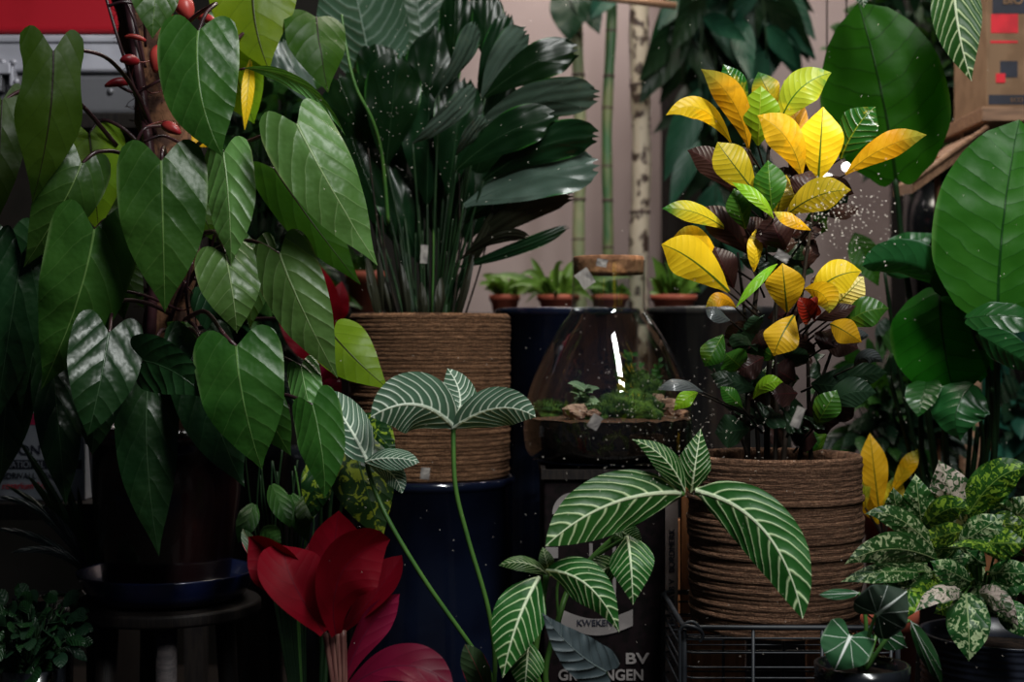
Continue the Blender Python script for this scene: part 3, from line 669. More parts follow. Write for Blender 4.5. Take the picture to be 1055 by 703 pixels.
LV = [
 # mat, base, tip, w, ctrl, roll, fold, extra petiole(x,y start) or None
 ('philo_back', (55,53,2.16), (33,210,2.2), 68, (50,130), -8, 10, [(160,138,2.42),(140,95,2.35),(113,62,2.26),(84,52,2.2)], 'waist'),
 ('philo', (204,32,2.12), (230,162,2.1), 84, (207,100), 10, 6, [(165,60,2.42),(195,22,2.3),(222,4,2.2),(212,14,2.15)], 'philo'),
 ('philo', (166,166,2.1), (170,322,2.12), 92, (168,240), 4, 4, (172,190), 'philo'),
 ('philo_light', (230,158,2.14), (238,274,2.12), 56, (236,215), 22, 14, (185,190), 'philo'),
 ('philo', (162,-45,2.2), (157,40,2.16), 56, None, -10, 6, None, 'philo'),
 ('philo_backlit', (262,-32,2.5), (278,74,2.48), 92, (262,20), 5, 6, [(185,60,2.44),(230,35,2.5),(262,-20,2.52)], 'heart'),
 ('philo_back', (326,18,2.5), (338,96,2.48), 66, (330,50), -20, 10, [(190,60,2.44),(240,42,2.46),(255,33,2.48),(300,22,2.5)], 'philo'),
 ('philo_back', (2,104,2.32), (-4,232,2.3), 52, None, 0, 4, (120,150), 'heart'),
 ('philo_backlit', (92,138,2.40), (102,240,2.42), 78, None, -14, 6, [(165,170,2.43),(130,135,2.42),(105,124,2.42)], 'heart'),
 ('philo', (84,168,2.22), (24,276,2.24), 66, (62,215), -5, 8, (165,220), 'philo'),
 ('philo', (97,237,2.14), (42,402,2.18), 92, (78,315), 6, 5, (165,260), 'philo'),
 ('philo_dark', (112,343,2.12), (90,450,2.1), 76, (102,400), -10, -8, [(178,325,2.42),(150,312,2.3),(120,312,2.2)], 'heart'),
 ('philo_dark', (148,372,2.12), (214,411,2.10), 60, (182,385), 20, -10, (180,350), 'heart'),
 ('philo', (243,357,2.08), (270,484,2.1), 92, (252,420), 10, 4, (190,330), 'philo'),
 ('philo_light', (232,262,2.13), (244,344,2.12), 66, (240,305), -4, 8, [(190,280,2.42),(205,245,2.3),(222,240,2.2)], 'heart'),
 ('philo_light', (288,262,2.13), (348,390,2.14), 68, (312,320), 12, 6, [(190,300,2.42),(215,262,2.3),(255,248,2.2)], 'philo'),
 ('philo_light', (306,128,2.08), (389,274,2.1), 78, (342,195), -14, 10, [(190,230,2.44),(225,165,2.4),(270,140,2.2)], 'philo'),
 ('philo_back', (283,174,2.26), (372,294,2.24), 58, (322,230), 10, 4, [(190,250,2.42),(215,195,2.4),(250,172,2.3)], 'philo'),
 ('philo_backlit', (343,345,2.32), (401,402,2.3), 58, (368,372), -8, 6, [(195,340,2.42),(250,330,2.4),(310,330,2.35)], 'heart'),
 ('philo_light', (310,378,2.16), (324,448,2.14), 36, None, 14, 12, None, 'heart'),
 ('philo', (322,418,2.10), (334,514,2.07), 56, (332,470), 22, 6, None, 'heart'),
 ('philo_dark', (152,398,2.2), (164,574,2.2), 66, (152,480), 4, 6, None, 'philo'),
 ('philo_dark', (206,352,2.2), (252,502,2.18), 76, (222,430), -8, 6, None, 'philo'),
 ('philo_dark', (22,262,2.26), (-6,440,2.28), 62, None, 8, 6, (150,300), 'philo'),
 ('philo_dark', (48,285,2.3), (22,430,2.3), 54, None, -8, 6, (150,310), 'philo'),
 ('philo_dark', (55,385,2.28), (68,522,2.26), 48, None, 4, 8, None, 'philo'),
 ('philo_dark', (10,360,2.34), (0,500,2.34), 60, None, 4, 6, None, 'philo'),
 ('philo_dark', (100,395,2.36), (95,470,2.36), 50, None, 4, 6, None, 'heart'),
 ('philo_back', (205,345,2.3), (172,332,2.3), 20, None, 30, 10, None, 'ell'),
 ('philo', (255,392,2.28), (300,470,2.3), 50, None, 10, 6, None, 'philo'),
 ('philo_light', (262,250,2.3), (258,338,2.3), 44, None, 4, 6, None, 'philo'),
 ('philo_back', (200,200,2.36), (222,250,2.36), 44, None, 4, 6, None, 'heart'),
 ('philo_back', (110,256,2.38), (128,330,2.38), 50, None, 4, 6, None, 'heart'),
 ('philo_back', (120,268,2.36), (148,318,2.34), 34, None, 4, 6, None, 'heart'),
 ('philo_dark', (215,300,2.36), (235,360,2.36), 44, None, 4, 6, None, 'heart'),
]
for (mt, b, t, w, c, roll, fold, pet, kd) in LV:
    if isinstance(pet, tuple): pet = pt(pet[0], pet[1], b[0], b[1], b[2])
    if pet is None: pet = pt(172, min(b[1]+40, 430), b[0], b[1], b[2]+.03)
    leaf(ph, mt, b, t, w, c, kind=kd, roll=roll, fold=-fold, cup=-.10, wave=.03, nw=2.2, pet=pet, arch=.035)
leaf(ph, 'yellow_mid', (196,128,2.5), (214,152,2.49), 26, kind='ovate')
leaf(ph, 'yellow_mid', (258,60,2.52), (252,135,2.5), 13, kind='lance')
leaf(ph, 'philo_backlit', (236,60,2.56), (262,128,2.55), 60, kind='heart')
leaf(ph, 'philo_back', (140,190,2.5), (135,262,2.5), 60, kind='heart')
leaf(ph, 'philo_backlit', (200,190,2.5), (205,240,2.5), 34, kind='heart')
leaf(ph, 'philo_dark', (60,300,2.36), (66,400,2.36), 66, kind='philo')
leaf(ph, 'philo_dark', (10,240,2.4), (20,330,2.4), 60, kind='philo')
leaf(ph, 'philo_light', (252,70,2.25), (356,140,2.2), 17, (312,88), kind='lance', roll=30, fold=20, pet=[(190,110,2.42),(220,80,2.3)], petr=.002)
for pts_ in ([(150,48,2.4),(146,10,2.36),(128,2,2.34),(112,6,2.34)], [(172,130,2.4),(150,132,2.36),(140,148,2.36)], [(190,150,2.4),(168,140,2.36),(148,146,2.35)],
             [(152,130,2.4),(128,60,2.36),(110,0,2.36),(100,-40,2.36)], [(150,70,2.4),(138,20,2.38),(120,-20,2.38)], [(185,320,2.4),(150,305,2.34),(120,300,2.3),(105,310,2.3)],
             [(200,300,2.4),(215,262,2.35),(222,240,2.33)], [(195,330,2.4),(192,300,2.36),(198,270,2.35)], [(182,90,2.4),(168,82,2.36),(140,95,2.36),(122,88,2.36)]):
    MB().tube(catmull([P(*q) for q in pts_], 6), .0026, 7).build('petiole', m['petiole'], ph)
for (a, b_, w) in (((142,64,2.36),(124,63,2.34),11), ((134,85,2.35),(108,89,2.33),9), ((165,48,2.33),(160,75,2.33),16), ((170,34,2.33),(168,62,2.33),13), ((205,18,2.3),(224,25,2.28),9), ((186,0,2.34),(196,20,2.33),20), ((168,130,2.34),(186,138,2.33),12), ((150,42,2.34),(128,38,2.33),5)):
    a3, b3 = P(*a), P(*b_); mid = (a3+b3)/2+Vector((0, -.005, .006))
    MB().tube(arc(a3, mid, b3, 8), [M(w, 2.34)/2*math.sin(math.pi*min(1, .15+.8*(i/8)))**.8+.0004 for i in range(9)], 10).build('red_sheath', m['sheath'], ph)
for k in range(9):
    y = 60+k*32; x = 165+8*math.sin(k); s = rn.choice((-1, 1))
    MB().tube(catmull([P(x, y, 2.42), P(x+s*16, y+4, 2.38), P(x+s*26, y+rn.uniform(-8, 16), 2.36), P(x+s*30, y+22, 2.38)], 5), .0011, 5).build('aerial_root', m['petiole_red'], ph)

# saucer and stool
so = MB().lathe([(0, .004), (M(66, 2.5), .004), (M(80, 2.5), .012), (M(87, 2.5), .030), (M(90, 2.5), .032), (M(90, 2.5), .028), (M(84, 2.5), .002), (M(78, 2.5), -.012), (0, -.014)], (0, 0, 0), 64)
sroot = so.build('pot_saucer', m['saucer'], merge=True); sroot.location = (P(172, 0, 2.5).x, 2.5, P(0, 606, 2.5).z)
tag(sroot, 'wide dark blue glazed saucer under the dark red philodendron pot', 'saucer')
ztop = P(0, 614, 2.5).z-.006
st = thing('plant_stool', (P(172, 0, 2.5).x, 2.5, 0), 'dark round stool with rusty rim holding the blue saucer', 'stool')
bevel(MB().lathe([(0, ztop-.022), (M(94, 2.5), ztop-.022), (M(96, 2.5), ztop-.018), (M(96, 2.5), ztop-.004), (M(94, 2.5), ztop), (0, ztop)], (P(172, 0, 2.5).x, 2.5, 0), 56).build('seat', m['darkwood'], st, merge=True), .001)
for dx, dy in ((-50, -.06), (12, -.09), (52, .06), (-30, .09)):
    x = P(172+dx, 0, 2.5).x
    MB().tube([(x, 2.5+dy, ztop-.02), (x+dx*.0005, 2.5+dy*1.2, 0)], [.018, .014], 12).build('leg', m['greywood' if dx == 12 else 'darkwood'], st)
# left low bushy plants
def bush(name, label, c, rx, ry, rz, n, mat, w, l, kind='ell', cat='plant', stand=None, potm='blackpot', seed=1, pot=True, grp=None, z0=None, upb=.3, stem='stem_dark'):
    rn = random.Random(seed); cp = P(*c)
    base_z = z0 if z0 is not None else 0
    root = thing(name, (cp.x, cp.y, base_z), label, cat, grp)
    if pot:
        h = max(cp.z-rz*1.0-base_z, .1); h = min(h, .28 if base_z > 0 else 5)
        r = max(min(rx*.6, .11), .05)
        MB().lathe([(0, 0), (r*.75, 0), (r*.95, h*.85), (r, h*.85), (r, h), (r-.006, h), (r-.01, h-.02)], (cp.x, cp.y, base_z), 40).build('pot', m[potm], root, merge=True)
        MB().lathe([(r-.008, h-.015), (0, h-.01)], (cp.x, cp.y, base_z), 20).build('soil', m['soil'], root, merge=True)
        org = Vector((cp.x, cp.y, base_z+h-.01))
    else: org = Vector((cp.x, cp.y, cp.z-rz))
    fo = MB(); stm = MB()
    mats = mat if isinstance(mat, (list, tuple)) else [mat]
    fos = [MB() for _ in mats]
    for k in range(n):
        q = Vector((rn.gauss(0, 1), rn.gauss(0, 1), rn.gauss(0, 1))).normalized()*(rn.random()**.4)
        b = cp+Vector((q.x*rx, q.y*ry, q.z*rz))
        dr = (q+Vector((0, -.25, upb-.1))+Vector((rn.uniform(-.5, .5), rn.uniform(-.5, .5), rn.uniform(-.5, .5)))).normalized()
        ll = l*rn.uniform(.7, 1.25); t = b+dr*ll+Vector((0, 0, -ll*.25))
        blade(fos[k % len(mats)], b, b+dr*ll*.55+Vector((0, 0, ll*.1)), t, w*rn.uniform(.75, 1.2), kind, roll=rn.uniform(-35, 35), fold=-10, nv=9, nu=3, face=Vector((rn.uniform(-.8, .8), -1, rn.uniform(-.1, 1.2))))
        stm.tube(arc(org+Vector((rn.uniform(-.02, .02), rn.uniform(-.02, .02), 0)), org.lerp(b, .5)+Vector((0, 0, .01)), b, 4), .0013, 4)
    for f_, mt in zip(fos, mats): f_.build('foliage', m[mt], root)
    stm.build('stems', m[stem], root)
    return root
bush('low_shrub', 'dark small-leaved shrub below the printed carton at lower left', (34, 652, 2.33), .075, .07, .055, 150, ['back_dark', 'philo_dark'], .022, .035, seed=4, potm='blackpot')  # darker leaf materials put in place of blocked light
# arching dark grassy plant
gp = thing('grassy_plant', (P(46, 0, 2.56).x, 2.56, 0), 'dark arching grass-like plant left of the dark red pot', 'plant')
gz = P(0, 610, 2.6).z
MB().lathe([(0, 0), (.04, 0), (.05, gz*.9), (.054, gz), (.048, gz-.01)], (P(46, 0, 2.56).x, 2.56, 0), 32).build('pot', m['blackpot'], gp, merge=True)
MB().lathe([(.049, gz-.01), (0, gz-.005)], (P(46, 0, 2.56).x, 2.56, 0), 24).build('soil', m['soil'], gp, merge=True)
for (tx, ty, cx, cy, td) in ((-5,512,50,535,2.4),(-8,545,50,560,2.4),(18,452,60,520,2.5),(28,490,62,535,2.45),(42,520,70,550,2.4),(5,500,60,540,2.55),(80,500,88,560,2.5),(60,470,80,540,2.55),(115,510,105,560,2.6),(10,570,60,570,2.42)):
    leaf(gp, 'back_dark' if td > 2.42 else 'slate', (96, 600, 2.57), (tx, ty, td), 9, (cx, cy), kind='strap', fold=-25, arch=.02, pet=[(48, 612, 2.56), (72, 612, 2.56)], petm='stem_dark', petr=.002)

# printed carton, lower left
cb_ = thing('printed_carton', (P(10, 0, 2.8).x, 2.8, 0), 'white printed carton half hidden by philodendron leaves, lower left', 'box')
d0 = 2.72; zt, zb = P(0, 425, d0).z, P(0, 516, d0).z
bevel(MB().box((P(-60, 0, d0).x, d0, zb), (P(88, 0, d0).x, d0+.22, zt)).build('carton', m['paper'], cb_, smooth=False), .003)
st2 = thing('plant_bench', (P(0, 0, 2.85).x, 2.85, 0), 'low dark bench under the white printed carton', 'bench')
bevel(MB().box((P(-90, 0, d0).x, d0-.05, zb-.03), (P(110, 0, d0).x, d0+.28, zb)).build('board', m['darkwood'], st2, smooth=False), .002)
for px in (-84, 100):
    x = P(px, 0, d0).x; MB().box((x-.02, d0, 0), (x+.02, d0+.24, zb-.03)).build('leg', m['darkwood'], st2, smooth=False)
fyc = d0-.0015
text('-FONT', P(7, 468.5, fyc), M(14, d0), m['ink'], cb_, off=.0002, sx=1.05)
MB().box((P(-50, 0, d0).x, d0-.001, P(0, 483.5, d0).z), (P(84, 0, d0).x, d0, P(0, 474, d0).z)).build('blue_band', m['ink'], cb_, smooth=False)
text('RNATIONAL PLANT', P(0, 482, fyc-.0006), M(9.5, d0), m['paper'], cb_, sx=.85)
text('LIDRIVALL DEKA C', P(0, 493.5, fyc), M(9, d0), m['ink'], cb_, sx=.9)
text('rosarium fiore', P(2, 504, fyc), M(10, d0), m['redink'], cb_, sx=.9)
MB().box((P(26, 0, d0).x, d0-.001, P(0, 438, d0).z), (P(42, 0, d0).x, d0, P(0, 426, d0).z)).build('pink_patch', m['pinkprint'], cb_, smooth=False)

# metal case and red crate, top left
dc = 2.95; zc0, zc1 = P(0, 118, dc).z, P(0, 35, dc).z; xa, xb = P(-70, 0, dc).x, P(152, 0, dc).x
cs = thing('metal_case', ((xa+xb)/2, dc+.12, zc0), 'dull aluminium case with a clasp behind the upper philodendron leaves', 'case')
mb = MB().box((xa+.012, dc+.012, zc0), (xb-.012, dc+.26, P(0, 74, dc).z)); bevel(mb.build('body', m['alu_dark'], cs, smooth=False), .012, 4)
mb = MB().box((xa, dc, P(0, 74, dc).z), (xb, dc+.27, zc1)); bevel(mb.build('lid', m['alu'], cs, smooth=False), .008, 4)
bevel(MB().box((xa-.003, dc-.006, P(0, 44, dc).z), (xb+.003, dc+.27, P(0, 38, dc).z)).build('rim', m['alu'], cs, smooth=False), .003)
cl = bevel(MB().box((P(-4, 0, dc).x, dc-.02, P(0, 78, dc).z), (P(14, 0, dc).x, dc+.002, P(0, 66, dc).z)).build('clasp', m['alu'], cs, smooth=False), .003)
bevel(MB().box((P(-2, 0, dc).x, dc-.014, P(0, 95, dc).z), (P(4, 0, dc).x, dc+.014, P(0, 62, dc).z)).build('bar', m['alu_dark'], cl, smooth=False), .002)
bevel(MB().box((P(12, 0, dc).x, dc-.014, P(0, 90, dc).z), (P(16, 0, dc).x, dc+.014, P(0, 62, dc).z)).build('bar', m['alu'], cl, smooth=False), .002)
for x, y in ((3, 64), (14, 64), (17, 84)):
    blob(P(x, y, dc-.016), .006, .005, .006, .0, 1, n=8).build('rivet', m['alu'], cl)
blob(P(114, 94, dc+.01), .007, .006, .007, .0, 1, n=8).build('rivet', m['alu_dark'], cs)
rc = thing('red_crate', ((xa+xb)/2, dc+.12, zc1), 'glossy red plastic crate on top of the aluminium case', 'crate')
z2 = P(0, -50, dc).z
bevel(MB().box((xa+.004, dc+.01, zc1+.004), (xb-.006, dc+.25, z2)).build('body', m['redplastic'], rc, smooth=False), .012, 4)
MB().box((xa+.02, dc+.02, zc1), (xb-.02, dc+.24, zc1+.006)).build('foot', m['blackpot'], rc, smooth=False)
ls = thing('side_shelf', ((xa+xb)/2, dc+.12, 0), 'dark open shelf under the aluminium case', 'shelf')
bevel(MB().box((xa-.1, dc-.02, zc0-.03), (xb+.06, dc+.32, zc0)).build('board', m['darkwood'], ls, smooth=False), .002)
for x in (xa-.08, xb+.04): MB().box((x-.02, dc+.24, 0), (x+.02, dc+.30, zc0-.03)).build('post', m['darkwood'], ls, smooth=False)

# ------------------------------------------------------------------ dark ribbed plant in left basket
zb1 = P(0, 338, 2.75).z
dp = thing('ribbed_leaf_plant', (P(440, 0, 2.78).x, 2.78, zb1), 'big dark ribbed-leaf plant growing in the left rope basket', 'plant')
DL = [
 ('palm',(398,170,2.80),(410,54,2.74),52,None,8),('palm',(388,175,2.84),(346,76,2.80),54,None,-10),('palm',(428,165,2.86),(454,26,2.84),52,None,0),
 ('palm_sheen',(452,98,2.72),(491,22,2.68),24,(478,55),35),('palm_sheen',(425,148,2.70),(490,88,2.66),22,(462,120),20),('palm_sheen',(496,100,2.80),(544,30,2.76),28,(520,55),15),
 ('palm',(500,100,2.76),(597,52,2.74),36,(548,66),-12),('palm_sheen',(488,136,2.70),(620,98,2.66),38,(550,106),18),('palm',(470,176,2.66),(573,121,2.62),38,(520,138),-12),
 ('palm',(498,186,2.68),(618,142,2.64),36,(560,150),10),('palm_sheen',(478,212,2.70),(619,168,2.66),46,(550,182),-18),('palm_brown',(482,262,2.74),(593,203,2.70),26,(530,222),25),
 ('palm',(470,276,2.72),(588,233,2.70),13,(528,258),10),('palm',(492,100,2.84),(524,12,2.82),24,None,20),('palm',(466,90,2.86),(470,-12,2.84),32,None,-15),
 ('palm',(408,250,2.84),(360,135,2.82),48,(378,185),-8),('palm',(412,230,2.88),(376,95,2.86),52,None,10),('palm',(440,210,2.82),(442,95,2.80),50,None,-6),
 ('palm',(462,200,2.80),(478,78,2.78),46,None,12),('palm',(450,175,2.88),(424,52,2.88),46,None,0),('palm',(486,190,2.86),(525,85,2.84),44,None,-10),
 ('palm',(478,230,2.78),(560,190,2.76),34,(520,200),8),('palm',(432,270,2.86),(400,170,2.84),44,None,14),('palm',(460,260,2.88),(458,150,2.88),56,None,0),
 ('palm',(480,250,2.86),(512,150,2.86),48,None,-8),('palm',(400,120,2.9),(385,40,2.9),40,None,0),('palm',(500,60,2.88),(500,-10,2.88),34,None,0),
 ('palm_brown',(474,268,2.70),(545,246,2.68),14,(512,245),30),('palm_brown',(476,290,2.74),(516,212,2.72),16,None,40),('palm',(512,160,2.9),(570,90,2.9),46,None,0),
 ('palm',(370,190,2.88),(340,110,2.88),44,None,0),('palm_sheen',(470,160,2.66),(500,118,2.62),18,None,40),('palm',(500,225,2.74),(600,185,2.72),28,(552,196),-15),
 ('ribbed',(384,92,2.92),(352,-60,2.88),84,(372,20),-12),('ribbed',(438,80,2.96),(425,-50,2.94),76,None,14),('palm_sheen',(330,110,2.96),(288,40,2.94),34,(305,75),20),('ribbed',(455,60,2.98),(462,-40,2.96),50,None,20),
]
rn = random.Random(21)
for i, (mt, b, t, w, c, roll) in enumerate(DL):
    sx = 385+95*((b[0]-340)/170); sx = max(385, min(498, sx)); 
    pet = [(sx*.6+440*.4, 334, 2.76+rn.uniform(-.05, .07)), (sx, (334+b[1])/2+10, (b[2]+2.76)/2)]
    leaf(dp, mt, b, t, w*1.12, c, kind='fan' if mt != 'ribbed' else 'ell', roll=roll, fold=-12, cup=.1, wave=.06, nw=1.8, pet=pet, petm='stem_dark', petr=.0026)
for k in range(22):
    x0_ = rn.uniform(390, 490); x1_ = x0_+(x0_-440)*.35+rn.uniform(-14, 14)
    d = rn.uniform(2.66, 2.86); y1 = rn.uniform(150, 250)
    MB().tube(catmull([P(x0_*.75+110, 334, d), P((x0_+x1_)/2, (334+y1)/2, d), P(x1_, y1, d)], 5), [.0022-.00008*i for i in range(11)], 6).build('stem', m[rn.choice(['stem', 'stem_dark', 'stem_dark', 'stem_brown'])], dp)
MB().tube(catmull([P(352, 15, 2.64), P(356, 45, 2.63), P(366, 88, 2.63), P(384, 125, 2.65), P(394, 165, 2.7), P(400, 230, 2.74)], 6), [.0022+.00006*i for i in range(31)], 7).build('flower_stalk', m['stem'], dp)
for (x, y, x2, y2, w) in ((392,330,378,262,14),(404,332,392,280,16),(420,332,412,270,14),(470,332,488,262,10),(395,320,388,244,9),(455,333,455,285,16),(436,334,434,290,14)):
    leaf(dp, 'palm_brown', (x, y, 2.70), (x2, y2, 2.70), w*.8, kind='strap', roll=rn.uniform(-30, 30), fold=-30, name='leaf_sheath')

# ------------------------------------------------------------------ croton in right basket
cz = P(0, 482, 2.3).z
cp_ = thing('croton', (P(800, 0, 2.3).x, 2.3, cz), 'tall croton with sunlit yellow leaves growing in the right rope basket', 'plant')
CL = [
 ('yellow',(753,147,2.26),(686,119,2.22),19,(722,112),10),('yellow',(771,153,2.24),(722,71,2.2),25,(755,105),-10),('cgloss',(772,108,2.30),(745,66,2.28),21,None,15),
 ('lime',(781,150,2.24),(784,88,2.20),34,None,0),('yellow_green',(800,112,2.32),(781,74,2.32),24,None,10),('yellow_green',(803,128,2.24),(857,75,2.22),32,(824,92),-12),
 ('yellow',(826,182,2.20),(780,119,2.18),30,(810,142),6),('yellow',(832,164,2.28),(808,82,2.30),22,None,15),('yellow_mid',(843,187,2.22),(848,110,2.2),38,None,0),
 ('cgloss',(866,164,2.22),(902,110,2.2),34,(882,132),-15),('yellow',(871,180,2.2),(955,139,2.18),23,(912,152),10),('yellow',(833,170,2.26),(835,125,2.26),20,None,0),
 ('olive',(781,202,2.2),(739,146,2.18),31,(756,170),8),('purple',(757,200,2.28),(708,155,2.26),24,(735,170),0),('cgreen',(795,218,2.18),(791,165,2.18),28,None,-8),
 ('purple',(824,208,2.2),(836,176,2.2),28,None,0),('olive',(810,222,2.18),(877,196,2.16),29,(842,202),8),('lime',(797,225,2.17),(754,188,2.17),12,(780,204),20),
 ('yellow',(835,237,2.16),(797,218,2.16),12,None,20),('cgreen',(768,236,2.2),(756,194,2.18),22,None,0),('yellow_green',(749,237,2.22),(682,215,2.18),18,(716,219),12),
 ('yellow',(739,266,2.24),(694,244,2.22),23,(716,248),0),('yellow_mid',(751,301,2.2),(681,252,2.18),36,(713,268),-4),('purple',(771,262,2.24),(720,214,2.22),27,(748,234),0),
 ('purple',(808,258,2.2),(792,219,2.2),36,None,0),('purple',(756,297,2.22),(736,254,2.2),26,None,0),('yellow',(777,280,2.22),(779,236,2.22),14,None,20),
 ('yellow_mid',(811,322,2.18),(806,271,2.16),33,None,-6),('yellow_mid',(836,306,2.18),(888,280,2.17),30,(860,286),-8),('yellow',(829,298,2.16),(854,323,2.14),24,(848,304),10),
 ('lime',(801,272,2.2),(758,317,2.16),9,(782,288),20),('yellow_mid',(818,325,2.16),(797,367,2.14),31,(806,345),10),('yellow_mid',(855,334,2.18),(888,353,2.16),22,(868,340),0),
 ('cgreen',(868,338,2.2),(916,318,2.18),27,(890,322),-10),('cream',(856,328,2.22),(900,313,2.2),15,None,20),('cream',(858,318,2.24),(890,285,2.22),27,None,0),
 ('yellow',(758,317,2.2),(727,317,2.18),13,(742,308),20),('purple',(836,188,2.26),(880,200,2.24),22,None,20),('purple',(775,180,2.3),(752,150,2.3),22,None,0),
 ('purple',(815,180,2.28),(835,150,2.28),26,None,0),('purple',(850,222,2.26),(885,215,2.24),14,None,0),('purple',(840,330,2.2),(882,315,2.18),14,None,0),
 ('cdark',(790,120,2.36),(770,80,2.36),30,None,0),('olive',(800,222,2.24),(810,180,2.24),26,None,0),('purple',(790,255,2.26),(760,225,2.26),28,None,0),
 ('csheen',(752,330,2.18),(727,319,2.16),14,None,30),('csheen',(880,378,2.2),(910,374,2.18),14,(893,368),20),('csheen',(724,404,2.18),(677,402,2.16),12,(700,396),30),
 ('lime',(776,411,2.16),(807,394,2.14),14,(790,396),0),('lime',(719,405,2.24),(694,423,2.22),14,(708,410),0),('cgreen',(765,420,2.2),(742,398,2.2),14,None,0),
 ('cgreen',(840,440,2.2),(862,402,2.18),24,None,0),('cdark',(850,420,2.2),(903,405,2.18),26,(875,405),0),('cgreen',(800,370,2.26),(770,350,2.26),24,None,0),
 ('cgreen',(745,345,2.26),(726,378,2.24),22,None,0),('csheen',(862,350,2.2),(896,346,2.18),14,None,30),
]
for (mt, b, t, w, c, roll) in CL:
    sx = 790 if b[0] < 815 else 812
    sy = b[1]+26
    leaf(cp_, mt, b, t, w*1.2, c, kind='obov', roll=roll, fold=-8, cup=-.06, wave=.04, nw=2, pet=[(sx*.8+b[0]*.2, sy, 2.3)], petm='stem_brown', petr=.0016)
rn = random.Random(8)
for k in range(50):
    y = rn.uniform(335, 450); b = (rn.uniform(760, 850), y, rn.uniform(2.2, 2.4)); a = rn.uniform(0, 6.283)
    l = rn.uniform(38, 66); ex = (b[0]-805)/60
    t = (b[0]+ex*l*.6+math.cos(a)*l*.6, b[1]+math.sin(a)*l*.35-4, b[2]-rn.uniform(-.02, .06))
    leaf(cp_, rn.choice(['cdark', 'cdark', 'cdark', 'cdark', 'purple', 'purple', 'cgreen']), b, t, rn.uniform(26, 38), kind='obov', roll=rn.uniform(-40, 40), fold=-8, wave=.05)
for (xa_, ya_, xb_, yb_, d, r) in ((770,486,792,150,2.31,3.4),(790,486,812,180,2.28,3.6),(806,488,842,185,2.27,3),(782,486,760,260,2.33,2.6),(822,484,868,330,2.3,2.6),(836,482,830,320,2.3,2.8),(798,487,800,300,2.24,2.6),(776,486,735,380,2.3,2.2)):
    MB().tube(catmull([P(xa_, ya_, d), P(xa_+(xb_-xa_)*.25+rn.uniform(-4, 4), ya_+(yb_-ya_)*.33, d), P(xa_+(xb_-xa_)*.6, ya_+(yb_-ya_)*.66, d), P(xb_, yb_, d)], 6), [M(r, 2.3)*(1-.025*i) for i in range(19)], 8).build('stem', m['stem_brown'], cp_)
for k in range(16):
    y = rn.uniform(180, 330); x = 802+rn.uniform(-38, 38)
    a = rn.uniform(0, 6.283); b = (x, y, rn.uniform(2.28, 2.36)); l = rn.uniform(36, 54)
    leaf(cp_, rn.choice(['purple', 'cdark', 'purple', 'cgreen']), b, (x+math.cos(a)*l, y-abs(math.sin(a))*l*.7, b[2]), rn.uniform(20, 30), kind='obov', roll=rn.uniform(-30, 30), fold=-8, wave=.05)
leaf(cp_, 'redbud', (836,328,2.14), (824,306,2.12), 22, kind='ovate', roll=10, cup=.5, fold=15)
leaf(cp_, 'redbud', (836,326,2.145), (840,305,2.13), 20, kind='ovate', roll=-30, cup=.5, fold=15)

# ------------------------------------------------------------------ wire rack
zr = P(0, 643.5, 2.3).z-.004; zrail = P(0, 647, 2.14).z
wr = thing('wire_rack', (P(790, 0, 2.3).x, 2.3, 0), 'dark grey wire rack basket carrying the right rope basket', 'rack')
xl_, xr_ = P(705, 0, 2.14).x, P(925, 0, 2.14).x; yf, yb = 2.14, 2.442
def rrect(z, o=0, r=.02):
    pts = []
    for cx_, cy_, a0 in ((xr_-r+o, yf+r-o, -90), (xr_-r+o, yb-r+o, 0), (xl_+r-o, yb-r+o, 90), (xl_+r-o, yf+r-o, 180)):
        for k in range(5):
            a = R(a0+k*22.5); pts.append((cx_+math.cos(a)*r, cy_+math.sin(a)*r, z))
    return pts
MB().tube(rrect(zrail), .0042, 8, closed=True).build('top_rail', m['wire'], wr)
mb = MB()
for y in (658, 673, 688, 699, 716, 740, 780, 830): mb.tube(rrect(P(0, y, 2.14).z), .0016, 6, closed=True)
mb.tube(rrect(.006), .004, 8, closed=True); mb.build('side_wires', m['wire'], wr)
mb = MB()
for k in range(1, 4):
    x = xl_+(xr_-xl_)*k/3.1
    mb.tube([(x, yf, zrail), (x, yf, .006)], .0028, 6); mb.tube([(x, yb, zrail), (x, yb, .006)], .0028, 6)
for k in range(1, 8):
    y = yf+(yb-yf)*k/8; mb.tube([(xl_, y, zr-.003), (xr_, y, zr-.003)], .0012, 6)
mb.build('upright_wires', m['wire'], wr)
for x in (xl_, xr_):
    for y in (yf, yb): 
        MB().tube(catmull([Vector((x, y, 0)), Vector((x, y, zrail-.06)), Vector((x, y, zrail-.02)), Vector((x, y, zrail-.002))], 4), .004, 8).build('leg', m['wire'], wr)
for dx in (0, -.006):   # doubled hanging hooks at the corner
    MB().tube(catmull([Vector((xl_+.022, yf-.006, zrail-.02)), Vector((xl_+.026, yf-.008, zrail-.008)), Vector((xl_+.012, yf-.008+dx, zrail+.010+dx)), Vector((xl_-.006, yf-.006, zrail-.002)), Vector((xl_-.007, yf-.006, zrail-.05)), Vector((xl_-.007, yf-.004, .2))], 5), .0025, 8).build('hook', m['wire'], wr)
wc = thing('wooden_crate', (P(760, 0, 2.7).x, 2.7, 0), 'orange brown slatted wooden crate behind the wire rack', 'crate')
xs = P(703, 0, 2.46).x
zc_ = P(0, 503, 2.46).z
